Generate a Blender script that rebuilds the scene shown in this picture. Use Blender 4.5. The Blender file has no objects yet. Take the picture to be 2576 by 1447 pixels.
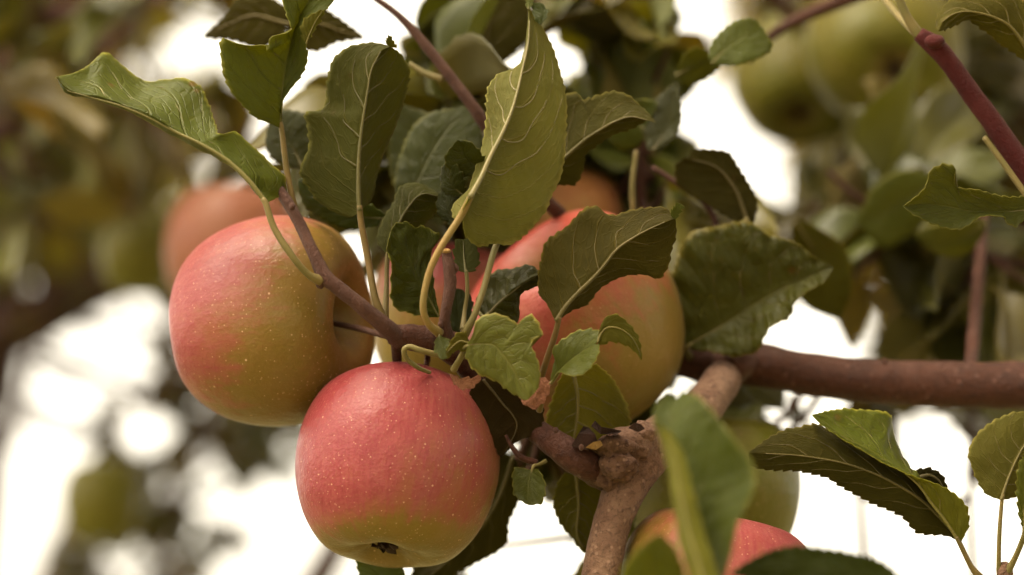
import bpy, math, random
import numpy as np
from mathutils import Vector, Matrix

# ------------------------------------------------------------------ camera, sky, sun, exposure
sc = bpy.context.scene
COL = sc.collection
PITCH = math.radians(13.0)      # the camera looks a little upwards into the tree
CAM = np.array((0.0, 0.0, 1.55))
FWD = np.array((0.0, math.cos(PITCH), math.sin(PITCH)))
UP = np.array((0.0, -math.sin(PITCH), math.cos(PITCH)))
RIGHT = np.array((1.0, 0.0, 0.0))
D = 0.90                        # metres to the plane of sharp focus
S = 0.378 / 2575                # metres per survey unit on that plane

cam_data = bpy.data.cameras.new('camera')
cam_data.sensor_width = 36.0
cam_data.lens = 36.0 * D / 0.378
cam_data.clip_start = 0.02
cam_data.clip_end = 2000.0
cam_data.dof.use_dof = True
cam_data.dof.focus_distance = D
cam_data.dof.aperture_fstop = 4.0
cam_data.dof.aperture_blades = 0
cam = bpy.data.objects.new('camera', cam_data)
COL.objects.link(cam)
cam.location = CAM
cam.rotation_euler = (math.radians(90) + PITCH, 0, 0)
sc.camera = cam

SUN_EL, SUN_AZ = math.radians(64), math.radians(235)     # azimuth clockwise from +Y
world = bpy.data.worlds.new('World')
sc.world = world
world.use_nodes = True
wn, wl = world.node_tree.nodes, world.node_tree.links
wn.clear()
sky = wn.new('ShaderNodeTexSky'); sky.sky_type = 'NISHITA'; sky.sun_disc = False
sky.sun_elevation = SUN_EL; sky.sun_rotation = SUN_AZ
sky.dust_density = 4.0; sky.air_density = 1.0
hs = wn.new('ShaderNodeHueSaturation'); hs.inputs['Saturation'].default_value = 0.12
tint = wn.new('ShaderNodeMix'); tint.data_type = 'RGBA'; tint.blend_type = 'MULTIPLY'
tint.inputs['Factor'].default_value = 1.0
tint.inputs['B'].default_value = (1.0, 0.89, 0.70, 1)
bg = wn.new('ShaderNodeBackground'); bg.inputs['Strength'].default_value = 0.15
wo = wn.new('ShaderNodeOutputWorld')
wl.new(sky.outputs[0], hs.inputs['Color']); wl.new(hs.outputs[0], tint.inputs['A'])
wl.new(tint.outputs['Result'], bg.inputs['Color']); wl.new(bg.outputs[0], wo.inputs['Surface'])

sun_data = bpy.data.lights.new('sun', 'SUN')
sun_data.energy = 0.75
sun_data.angle = math.radians(60)
sun_data.color = (1.0, 0.86, 0.62)
sun = bpy.data.objects.new('sun', sun_data)
COL.objects.link(sun)
sd = Vector((math.sin(SUN_AZ) * math.cos(SUN_EL), math.cos(SUN_AZ) * math.cos(SUN_EL), math.sin(SUN_EL)))
sun.rotation_euler = sd.to_track_quat('Z', 'Y').to_euler()

sc.view_settings.view_transform = 'Standard'
sc.view_settings.look = 'None'
sc.view_settings.exposure = 2.25
sc.view_settings.gamma = 1.0
sc.cycles.use_denoising = True
sc.cycles.use_adaptive_sampling = True
sc.cycles.adaptive_threshold = 0.02
sc.cycles.max_bounces = 7
sc.cycles.diffuse_bounces = 4
sc.cycles.transmission_bounces = 5
sc.cycles.glossy_bounces = 3

# ------------------------------------------------------------------ survey helpers
def at(x, y, d=0.0):
    """survey point (x right, y down on the focus plane), d millimetres beyond that plane -> world"""
    k = (D + d * 0.001)
    sx = (x - 1287.5) * S / D * k
    sy = (723.5 - y) * S / D * k
    return CAM + FWD * k + RIGHT * sx + UP * sy

def px(r, d=0.0):
    return r * S * (D + d * 0.001) / D

def cam_dir(x, y, z):
    """vector right / up / away -> world"""
    v = RIGHT * x + UP * y + FWD * z
    return v / np.linalg.norm(v)

FR = {1: (97.8, 0, .3797), 2: (879.8, 0, .3797), 3: (1597.4, 0, .3797), 4: (391, 439.9, .3797),
      5: (1075.4, 439.9, .3797), 6: (684.3, 897.4, .3797), 7: (1270.9, 897.4, .3797),
      8: (1597.4, 684.3, .527), 13: (938.5, 547.5, .2973), 14: (1857.4, 391, .4054),
      15: (1319.8, 928.7, .3581), 0: (0, 0, 1)}

def T(k, s):
    ox, oy, f = FR[k]
    out = []
    for tok in s.split():
        p = [float(q) for q in tok.split(',')]
        out.append((ox + p[0] * f, oy + p[1] * f) + ((p[2],) if len(p) > 2 else ()))
    return out

def catmull(P, n):
    """n points evenly spaced by arc length on a Catmull-Rom curve through P"""
    P = np.asarray(P, float)
    if len(P) == 2:
        return P[0] + (P[1] - P[0]) * np.linspace(0, 1, n)[:, None]
    Q = np.vstack([2 * P[0] - P[1], P, 2 * P[-1] - P[-2]])
    out = []
    for i in range(1, len(Q) - 2):
        p0, p1, p2, p3 = Q[i - 1], Q[i], Q[i + 1], Q[i + 2]
        t = np.linspace(0, 1, 24, endpoint=False)[:, None]
        out.append(0.5 * ((2 * p1) + (-p0 + p2) * t + (2 * p0 - 5 * p1 + 4 * p2 - p3) * t ** 2
                          + (-p0 + 3 * p1 - 3 * p2 + p3) * t ** 3))
    out.append(Q[-2][None])
    C = np.vstack(out)
    s = np.concatenate([[0], np.cumsum(np.linalg.norm(np.diff(C[:, :3], axis=0), axis=1))])
    u = np.linspace(0, s[-1], n)
    return np.stack([np.interp(u, s, C[:, k]) for k in range(C.shape[1])], 1)

def nrm(v):
    return v / np.maximum(np.linalg.norm(v, axis=-1, keepdims=True), 1e-9)

def new_obj(name, me, parent=None, mat=None):
    o = bpy.data.objects.new(name, me)
    COL.objects.link(o)
    if mat is not None and me is not None:
        for m in (mat if isinstance(mat, (list, tuple)) else [mat]):
            me.materials.append(m)
    if parent is not None:
        o.parent = parent
        o.matrix_parent_inverse = Matrix.Translation(parent.location).inverted()
    return o

def root(name, loc, label, cat, group=None):
    o = bpy.data.objects.new(name, None)
    COL.objects.link(o)
    o.location = loc
    o.empty_display_size = 0.02
    o['label'] = label; o['category'] = cat
    if group: o['group'] = group
    return o

def mesh(name, V, F, smooth=True):
    me = bpy.data.meshes.new(name)
    me.from_pydata([tuple(v) for v in V], [], [tuple(f) for f in F])
    if smooth:
        me.polygons.foreach_set('use_smooth', [True] * len(me.polygons))
    me.update()
    return me

def vnoise(P, seed=0):
    """smooth pseudo-noise from summed sines, P (...,3)"""
    r = np.random.RandomState(seed)
    out = 0
    for k in range(5):
        w = r.normal(size=3); w /= np.linalg.norm(w)
        f = 1.0 + 0.55 * k
        out = out + np.sin((P @ w) * f * 2 * math.pi + r.rand() * 6.28) / (1 + 0.4 * k)
    return out / 2.5

def tube_mesh(name, path, radii, seg=12, rough=0.0, freq=60, seed=0, caps=True, oval=0.0):
    """tapered tube through world points; radii in metres"""
    n = max(8, int(len(path) * 7))
    A = np.hstack([np.asarray(path, float), np.asarray(radii, float)[:, None]])
    C = catmull(A, n)
    P, R = C[:, :3], np.maximum(C[:, 3], 1e-5)
    Tn = nrm(np.gradient(P, axis=0))
    ref = np.array((0.13, -0.9, 0.4))
    N = nrm(ref - (Tn @ ref)[:, None] * Tn)
    B = np.cross(Tn, N)
    a = np.linspace(0, 2 * math.pi, seg, endpoint=False)
    V = P[:, None] + R[:, None, None] * (np.cos(a)[None, :, None] * N[:, None] * (1 + oval) + np.sin(a)[None, :, None] * B[:, None])
    if rough:
        nz = vnoise(V * freq, seed) + 0.5 * vnoise(V * freq * 2.7, seed + 1)
        V = V + nrm(V - P[:, None]) * (nz * rough * R[:, None])[..., None]
    V = V.reshape(-1, 3)
    F = []
    for i in range(n - 1):
        for j in range(seg):
            k = (j + 1) % seg
            F.append((i * seg + j, i * seg + k, (i + 1) * seg + k, (i + 1) * seg + j))
    if caps:
        V = np.vstack([V, P[0] - Tn[0] * R[0] * .25, P[-1] + Tn[-1] * R[-1] * .25])
        b = n * seg
        for j in range(seg):
            k = (j + 1) % seg
            F.append((b, k, j)); F.append((b + 1, (n - 1) * seg + j, (n - 1) * seg + k))
    return mesh(name, V, F)

def tube(name, parent, mat, pts, rad, seg=12, rough=0.0, seed=0, freq=60, **kw):
    """pts survey points (x, y, d), rad survey half-widths"""
    W = [at(*p) for p in pts]
    if not isinstance(rad, (list, tuple)): rad = [rad] * len(pts)
    R = [px(r, p[2] if len(p) > 2 else 0) for r, p in zip(rad, pts)]
    return new_obj(name, tube_mesh(name, W, R, seg, rough, freq, seed, **kw), parent, mat)

# ------------------------------------------------------------------ materials
class NT:
    def __init__(self, name):
        self.m = bpy.data.materials.new(name); self.m.use_nodes = True
        self.t = self.m.node_tree; self.t.nodes.clear()
    def n(self, kind, **kw):
        nd = self.t.nodes.new(kind)
        for k, v in kw.items(): setattr(nd, k, v)
        return nd
    def put(self, sock, v):
        if hasattr(v, 'is_output'): self.t.links.new(v, sock)
        elif isinstance(v, (tuple, list)) and len(v) == 3 and sock.type == 'RGBA': sock.default_value = (*v, 1)
        else: sock.default_value = v
    def math(self, op, a, b=None, c=None, clamp=False):
        nd = self.n('ShaderNodeMath', operation=op, use_clamp=clamp)
        for i, v in enumerate((a, b, c)):
            if v is not None: self.put(nd.inputs[i], v)
        return nd.outputs[0]
    def mix(self, f, a, b, mode='MIX'):
        nd = self.n('ShaderNodeMix', data_type='RGBA', blend_type=mode)
        self.put(nd.inputs['Factor'], f); self.put(nd.inputs['A'], a); self.put(nd.inputs['B'], b)
        return nd.outputs['Result']
    def smooth(self, v, lo, hi, a=0.0, b=1.0):
        nd = self.n('ShaderNodeMapRange', interpolation_type='SMOOTHSTEP')
        for i, q in enumerate((v, lo, hi, a, b)): self.put(nd.inputs[i], q)
        return nd.outputs[0]
    def noise(self, vec, scale, detail=3, rough=0.55, dist=0.0):
        nd = self.n('ShaderNodeTexNoise'); self.put(nd.inputs['Vector'], vec)
        nd.inputs['Scale'].default_value = scale; nd.inputs['Detail'].default_value = detail
        nd.inputs['Roughness'].default_value = rough; nd.inputs['Distortion'].default_value = dist
        return nd.outputs['Fac']
    def voro(self, vec, scale, feature='F1', out='Distance', rnd=1.0):
        nd = self.n('ShaderNodeTexVoronoi', feature=feature); self.put(nd.inputs['Vector'], vec)
        nd.inputs['Scale'].default_value = scale; nd.inputs['Randomness'].default_value = rnd
        return nd.outputs[out]
    def vec(self, x, y, z):
        nd = self.n('ShaderNodeCombineXYZ')
        for i, v in enumerate((x, y, z)): self.put(nd.inputs[i], v)
        return nd.outputs[0]
    def sep(self, v):
        nd = self.n('ShaderNodeSeparateXYZ'); self.put(nd.inputs[0], v); return nd.outputs
    def bump(self, h, strength, dist):
        nd = self.n('ShaderNodeBump'); self.put(nd.inputs['Height'], h)
        nd.inputs['Strength'].default_value = strength; nd.inputs['Distance'].default_value = dist
        return nd.outputs[0]
    def bsdf(self, color, rough=0.5, spec=0.5, normal=None, **kw):
        nd = self.n('ShaderNodeBsdfPrincipled')
        self.put(nd.inputs['Base Color'], color); self.put(nd.inputs['Roughness'], rough)
        nd.inputs['Specular IOR Level'].default_value = spec
        if normal is not None: self.put(nd.inputs['Normal'], normal)
        for k, v in kw.items(): self.put(nd.inputs[k], v)
        return nd.outputs[0]
    def out(self, sh):
        o = self.n('ShaderNodeOutputMaterial'); self.t.links.new(sh, o.inputs['Surface']); return self.m

NV = 6          # side veins on each half of a leaf
VC = 0.30       # how far a side vein leans towards the tip

def leaf_material(name, blade, vein, trans, tfac, rough, under, vein_amt, edge):
    t = NT(name)
    uv = t.n('ShaderNodeUVMap').outputs[0]
    u, y, _ = t.sep(uv)
    info = t.n('ShaderNodeObjectInfo')
    w = t.math('SUBTRACT', y, 0.5)
    v = t.math('MULTIPLY', t.math('ABSOLUTE', w), 2.0)
    side = t.math('MULTIPLY', t.math('GREATER_THAN', w, 0.0), 0.45)
    geo = t.n('ShaderNodeNewGeometry').outputs['Position']
    wob = t.math('MULTIPLY', t.math('SUBTRACT', t.noise(geo, 90, 2), 0.5), 0.10)
    ph = t.math('ADD', t.math('MULTIPLY', u, NV), t.math('ADD', side, wob))
    fr = t.math('ABSOLUTE', t.math('SUBTRACT', t.math('FRACT', ph), 0.5))
    wid = t.math('MULTIPLY_ADD', v, -0.045, 0.075)
    vein1 = t.smooth(fr, 0.0, wid, 1.0, 0.0)
    mid = t.smooth(v, 0.015, 0.06, 1.0, 0.0)
    ter = t.voro(t.vec(t.math('MULTIPLY', u, 19), t.math('MULTIPLY', y, 10.0), t.math('MULTIPLY', info.outputs['Random'], 30)), 1.0, 'DISTANCE_TO_EDGE')
    ter_m = t.smooth(ter, 0.0, 0.09, 1.0, 0.0)
    vm = t.math('MAXIMUM', t.math('MAXIMUM', vein1, mid), t.math('MULTIPLY', ter_m, 0.25 if under else 0.42))
    n1 = t.noise(geo, 45, 3); n2 = t.noise(geo, 260, 3)
    col = t.mix(t.smooth(n1, 0.3, 0.7), tuple(c * 0.82 for c in blade), tuple(c * 1.18 for c in blade))
    col = t.mix(t.smooth(n2, 0.35, 0.75, 0, 0.35), col, (blade[0] * 1.35, blade[1] * 1.2, blade[2] * 1.2))
    col = t.mix(t.math('MULTIPLY', vm, vein_amt), col, vein)
    # yellowing margin and a few brown specks
    rim = t.smooth(t.math('ADD', v, t.math('MULTIPLY', t.math('SUBTRACT', n2, 0.5), 0.10)), 0.94, 1.01, 0.0, edge)
    col = t.mix(rim, col, (0.33, 0.27, 0.055))
    sp = t.voro(geo, 75, 'F1')
    spm = t.math('MULTIPLY', t.smooth(sp, 0.06, 0.16, 1.0, 0.0), t.smooth(t.noise(geo, 32, 1), 0.52, 0.6))
    col = t.mix(t.math('MULTIPLY', spm, 0.7), col, (0.10, 0.045, 0.015))
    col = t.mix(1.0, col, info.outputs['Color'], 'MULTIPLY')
    h = t.math('MULTIPLY', vm, 1.0 if under else -1.0)
    h = t.math('ADD', h, t.math('MULTIPLY', n2, 0.8))
    nm = t.bump(h, 0.55, 0.0008)
    ph_ = t.bsdf(col, rough, 0.10 if under else 0.17, nm, **{'Sheen Weight': 0.03 if under else 0.0, 'Sheen Roughness': 0.5})
    tr = t.n('ShaderNodeBsdfTranslucent')
    tc = t.mix(t.math('MULTIPLY', vm, 0.55), trans, tuple(c * 0.55 for c in trans))
    tc = t.mix(1.0, tc, info.outputs['Color'], 'MULTIPLY')
    t.put(tr.inputs['Color'], tc); t.put(tr.inputs['Normal'], nm)
    ms = t.n('ShaderNodeMixShader'); ms.inputs[0].default_value = tfac
    t.t.links.new(ph_, ms.inputs[1]); t.t.links.new(tr.outputs[0], ms.inputs[2])
    return t.out(ms.outputs[0])

def plain_leaf_material(name, blade, trans, tfac, rough):
    t = NT(name)
    info = t.n('ShaderNodeObjectInfo')
    n1 = t.noise(t.n('ShaderNodeNewGeometry').outputs['Position'], 40, 2)
    col = t.mix(t.smooth(n1, 0.3, 0.7), tuple(c * 0.8 for c in blade), tuple(c * 1.2 for c in blade))
    col = t.mix(1.0, col, info.outputs['Color'], 'MULTIPLY')
    tr = t.n('ShaderNodeBsdfTranslucent'); t.put(tr.inputs['Color'], t.mix(1.0, trans, info.outputs['Color'], 'MULTIPLY'))
    ms = t.n('ShaderNodeMixShader'); ms.inputs[0].default_value = tfac
    t.t.links.new(t.bsdf(col, rough, 0.45), ms.inputs[1]); t.t.links.new(tr.outputs[0], ms.inputs[2])
    return t.out(ms.outputs[0])
M_BUP = plain_leaf_material('background_leaf_upper', (0.085, 0.080, 0.020), (0.42, 0.36, 0.05), 0.36, 0.36)
M_BUN = plain_leaf_material('background_leaf_underside', (0.115, 0.100, 0.032), (0.42, 0.35, 0.05), 0.36, 0.6)
M_UP = leaf_material('leaf_upper', (0.047, 0.054, 0.0075), (0.11, 0.10, 0.02), (0.36, 0.33, 0.022), 0.34, 0.43, False, 0.45, 0.5)
M_UN = leaf_material('leaf_underside', (0.060, 0.056, 0.0095), (0.17, 0.135, 0.03), (0.36, 0.30, 0.022), 0.34, 0.70, True, 0.5, 0.4)

def stalk_material(name, c0, c1, sheen=0.15):
    t = NT(name)
    geo = t.n('ShaderNodeNewGeometry').outputs['Position']
    n = t.noise(geo, 120, 4); n2 = t.noise(geo, 1500, 2)
    info = t.n('ShaderNodeObjectInfo')
    col = t.mix(t.smooth(n, 0.3, 0.7), c0, c1)
    col = t.mix(1.0, col, info.outputs['Color'], 'MULTIPLY')
    return t.out(t.bsdf(col, 0.6, 0.35, t.bump(n2, 0.4, 0.0004), **{'Sheen Weight': sheen, 'Sheen Roughness': 0.4, 'Subsurface Weight': 0.0}))

M_PET = stalk_material('petiole_skin', (0.115, 0.098, 0.026), (0.155, 0.115, 0.036), 0.06)
M_VEIN = stalk_material('vein_skin', (0.13, 0.108, 0.032), (0.16, 0.125, 0.038), 0.04)

def bark_material(name, c0, c1, c2, scale=1.0, spots=0.6, rough=0.62, sheen=0.03, spec=0.14):
    t = NT(name)
    geo = t.n('ShaderNodeNewGeometry').outputs['Position']
    n = t.noise(geo, 55 * scale, 5, 0.65); n2 = t.noise(geo, 420 * scale, 5, 0.7, 0.6); n3 = t.noise(geo, 1400 * scale, 3)
    col = t.mix(t.smooth(n, 0.32, 0.68), c0, c1)
    col = t.mix(t.smooth(n2, 0.45, 0.7, 0, spots), col, c2)
    sp = t.voro(geo, 260 * scale)
    col = t.mix(t.smooth(sp, 0.12, 0.22, 0.5 * spots, 0.0), col, tuple(min(1, c * 1.7 + .04) for c in c1))
    h = t.math('ADD', t.math('MULTIPLY', n2, 1.0), t.math('MULTIPLY', n3, 0.5))
    return t.out(t.bsdf(col, rough, spec, t.bump(h, 0.9, 0.0014), **{'Sheen Weight': sheen, 'Sheen Roughness': 0.4}))

M_TWIG = bark_material('twig_bark', (0.066, 0.027, 0.018), (0.095, 0.042, 0.028), (0.035, 0.013, 0.009), 1.5, 0.5, 0.55, 0.06)
M_LIMB = bark_material('limb_bark', (0.135, 0.070, 0.045), (0.215, 0.125, 0.082), (0.05, 0.022, 0.013), 1.0, 0.75, 0.65, 0.05)
M_DARKLIMB = bark_material('old_limb_bark', (0.046, 0.014, 0.007), (0.072, 0.024, 0.013), (0.025, 0.007, 0.004), 0.7, 0.75, 0.5, 0.03, 0.2)
M_KNOT = bark_material('knot_bark', (0.085, 0.04, 0.024), (0.15, 0.08, 0.05), (0.03, 0.012, 0.008), 1.1, 0.9, 0.7, 0.02)
M_RED = bark_material('red_shoot_bark', (0.055, 0.006, 0.006), (0.075, 0.011, 0.010), (0.032, 0.003, 0.004), 1.2, 0.4, 0.5)
M_TRUNK = bark_material('trunk_bark', (0.055, 0.026, 0.016), (0.09, 0.045, 0.03), (0.03, 0.012, 0.008), 0.15, 0.6, 0.8)
M_SCAR = bark_material('cut_wood', (0.30, 0.17, 0.05), (0.38, 0.22, 0.07), (0.16, 0.07, 0.025), 2.0, 0.6)
M_DRY = bark_material('dry_tissue', (0.22, 0.085, 0.045), (0.30, 0.13, 0.075), (0.10, 0.035, 0.02), 2.0, 0.6)
M_SEPAL = bark_material('dry_sepal', (0.03, 0.012, 0.008), (0.05, 0.02, 0.012), (0.02, 0.008, 0.006), 3.0, 0.5)

# ------------------------------------------------------------------ leaves
def leaf_surface(M, L, R, m, bulge, fold_seed, teeth, tooth_amp, crinkle, quilt):
    """M, L, R (n,3) world polylines base to tip -> grid (n, 2m+1, 3)"""
    n = len(M)
    u = np.linspace(0, 1, n)
    fade = np.clip(np.minimum(u, 1 - u) * 12, 0, 1)
    out = []
    Tm = nrm(np.gradient(M, axis=0))
    for side, E in ((0, L), (1, R)):
        W = E - M
        wl_ = np.linalg.norm(W, axis=1, keepdims=True)
        dirw = W / np.maximum(wl_, 1e-9)
        Te = nrm(np.gradient(E, axis=0))
        se = np.concatenate([[0], np.cumsum(np.linalg.norm(np.diff(E, axis=0), axis=1))])
        nt = max(3, round(se[-1] / teeth))
        ph = se / max(se[-1], 1e-9) * nt
        rs = np.random.RandomState(fold_seed + side)
        amp_t = tooth_amp * (0.7 + 0.6 * rs.rand(nt + 2))[np.floor(ph).astype(int)]
        f = ph - np.floor(ph)
        saw = np.where(f < 0.72, f / 0.72, (1 - f) / 0.28)
        E2 = E + dirw * (saw * fade * amp_t)[:, None] + Te * (saw * fade * amp_t * 0.6)[:, None]
        N = nrm(np.cross(Tm, dirw) * (1 if side == 0 else -1))
        cols = []
        for j in range(m + 1):
            v = j / m
            P = M + (E2 - M) * v
            P = P + N * (bulge * math.sin(math.pi * v) * wl_)
            phv = (u - VC * v ** 1.25) * NV + (0.45 if side else 0)
            P = P + N * (quilt * np.cos(2 * math.pi * phv) * math.sin(math.pi * min(1, v * 1.05)) * fade)[:, None]
            if crinkle:
                nz = vnoise(P * 55, fold_seed) * 0.6 + vnoise(P * 130, fold_seed + 7) * 0.4
                P = P + N * (nz * crinkle * min(1, v * 2) * fade)[:, None]
            cols.append(P)
        out.append(cols)
    G = [out[0][j] for j in range(m, 0, -1)] + out[1]
    return np.stack(G, 1)

def leaf_mesh(name, G, top_sign, thick=0.00011, vcl=VC, vcr=VC):
    """closed blade: upper skin (slot 0) and lower skin (slot 1); upper = +normal * top_sign"""
    n, c = G.shape[:2]
    du = np.gradient(G, axis=0); dv = np.gradient(G, axis=1)
    N = nrm(np.cross(du, dv)) * top_sign
    top = (G + N * thick).reshape(-1, 3); bot = (G - N * thick).reshape(-1, 3)
    V = np.vstack([top, bot])
    b = n * c
    F, mi = [], []
    for i in range(n - 1):
        for j in range(c - 1):
            a0, a1, a2, a3 = i * c + j, (i + 1) * c + j, (i + 1) * c + j + 1, i * c + j + 1
            q = (a0, a1, a2, a3) if top_sign > 0 else (a3, a2, a1, a0)
            F.append(q); mi.append(0)
            F.append(tuple(b + k for k in reversed(q))); mi.append(1)
    ring = [i * c for i in range(n)] + [(n - 1) * c + j for j in range(1, c)] + \
           [i * c + c - 1 for i in range(n - 2, -1, -1)] + [j for j in range(c - 2, 0, -1)]
    for k in range(len(ring)):
        p, q = ring[k], ring[(k + 1) % len(ring)]
        f = (p, q, b + q, b + p)
        F.append(f if top_sign < 0 else tuple(reversed(f))); mi.append(0)
    me = mesh(name, V, F)
    me.polygons.foreach_set('material_index', mi)
    uu, vv = np.meshgrid(np.linspace(0, 1, n), np.linspace(0, 1, c), indexing='ij')
    av = np.abs(vv - 0.5) * 2
    uu = uu - np.where(vv < 0.5, vcl, vcr) * av ** 1.25
    UV = np.stack([uu, vv], -1).reshape(-1, 2); UV = np.vstack([UV, UV])
    lay = me.uv_layers.new(name='UVMap')
    li = np.empty(len(me.loops), int); me.loops.foreach_get('vertex_index', li)
    lay.data.foreach_set('uv', UV[li].ravel())
    return me, N

def path3(pts, d0, d1):
    n = len(pts)
    return [p if len(p) > 2 else (p[0], p[1], d0 + (d1 - d0) * i / max(1, n - 1)) for i, p in enumerate(pts)]

leaf_no = [0]
def leaf(parent, mid, L, R, d=(0, 0), dl=0, dr=0, face='under', ref='both', bulge=0.05, crinkle=0.0006, quilt=0.00012,
         tint=(1, 1, 1), pet=None, pr=(7, 8), ptint=(1, 1, 1), label=None, veins=True, tooth=0.0009, teeth=0.0036,
         n=None, m=9, flip=False, mats=None, vc=(VC, VC), vr=0.28):
    """one leaf: blade (part) with petiole, midrib and side veins (sub-parts). d: depth at base and tip;
    dl, dr: extra depth of the two margins; face: which side is turned to the camera"""
    leaf_no[0] += 1
    seed = leaf_no[0] * 13
    mid = path3(mid, *d)
    def marg(P, dd):
        P = path3(P, *d); k = len(P)
        return [(p[0], p[1], p[2] + dd * math.sin(math.pi * min(1, max(0, i / (k - 1)))) ** 0.6) for i, p in enumerate(P)]
    Wm = np.array([at(*p) for p in mid]); Wl = np.array([at(*p) for p in marg(L, dl)]); Wr = np.array([at(*p) for p in marg(R, dr)])
    length = np.linalg.norm(np.diff(Wm, axis=0), axis=1).sum()
    n = n or int(max(40, min(150, length / 0.0007)))
    Mx, Lx, Rx = catmull(Wm, n), catmull(Wl, n), catmull(Wr, n)
    G = leaf_surface(Mx, Lx, Rx, m, bulge, seed, teeth, tooth, crinkle, quilt)
    du = np.gradient(G, axis=0); dv = np.gradient(G, axis=1)
    N = np.cross(du, dv)
    sl = slice(0, m) if ref == 'L' else slice(m + 1, None) if ref == 'R' else slice(None)
    facing = (N[:, sl] * (CAM - G[:, sl])).sum() > 0
    sign = 1 if facing == (face == 'upper') else -1
    if flip: sign = -sign
    me, Nn = leaf_mesh('leaf', G, sign, vcl=vc[0], vcr=vc[1])
    o = new_obj('leaf', me, parent, mats or [M_UP, M_UN])
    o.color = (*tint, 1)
    if label: o['label'] = label
    # midrib and side veins stand proud of the lower side
    def sub(name, P, R, mat, tn, seg=7):
        q = new_obj(name, tube_mesh(name, P, R, seg), None, mat)
        q.parent = o
        q.color = (*tn, 1)
        return q
    k = np.linspace(0, n * 0.93, 9).astype(int).clip(0, n - 1)
    base_r = px(pr[0], d[0]) * 0.8
    cm = tuple((0.2 + 0.6 * a) for a in tint)
    sub('midrib', G[k, m] - Nn[k, m] * base_r * 0.55, np.linspace(base_r, base_r * 0.2, 9), M_VEIN, cm)
    if veins:
        for s_ in (-1, 1):
            for j in range(1, NV):
                off = 0.45 if s_ > 0 else 0
                u0 = (j + 0.5 - off) / NV
                vs = np.linspace(0.0, 0.9, 7)
                us = u0 + vc[0 if s_ < 0 else 1] * vs ** 1.25
                ok = (us < 0.985)
                if ok.sum() < 4 or u0 < 0.03: continue
                vs, us = vs[ok], us[ok]
                i_ = (us * (n - 1)).round().astype(int); c_ = (m + s_ * vs * m).round().astype(int)
                rr = np.linspace(base_r * vr, base_r * vr * 0.3, len(vs))
                sub('vein', G[i_, c_] - Nn[i_, c_] * (rr[:, None] * 0.5), rr, M_VEIN, cm, 5)
    if pet:
        pp = path3(pet, d[0], d[0])
        W = [at(*p) for p in pp]
        Rr = [px(r, p[2]) for r, p in zip(np.linspace(pr[0], pr[1], len(pp)), pp)]
        Rr[-1] *= 1.45
        W.insert(0, Mx[min(3, n - 1)] - Nn[min(3, n - 1), m] * base_r * 0.5); Rr.insert(0, Rr[0] * 0.85)
        sub('petiole', W, Rr, M_PET, ptint, 10)
    return o

# ------------------------------------------------------------------ apples
PROFILE = [(0.0, 0.40), (0.05, 0.42), (0.12, 0.52), (0.20, 0.67), (0.33, 0.80), (0.50, 0.865), (0.68, 0.815), (0.85, 0.65), (0.96, 0.38),
           (1.0, 0.08), (0.965, -0.24), (0.865, -0.54), (0.71, -0.77), (0.56, -0.875), (0.42, -0.905), (0.30, -0.875),
           (0.18, -0.805), (0.08, -0.77), (0.0, -0.76)]

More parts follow.
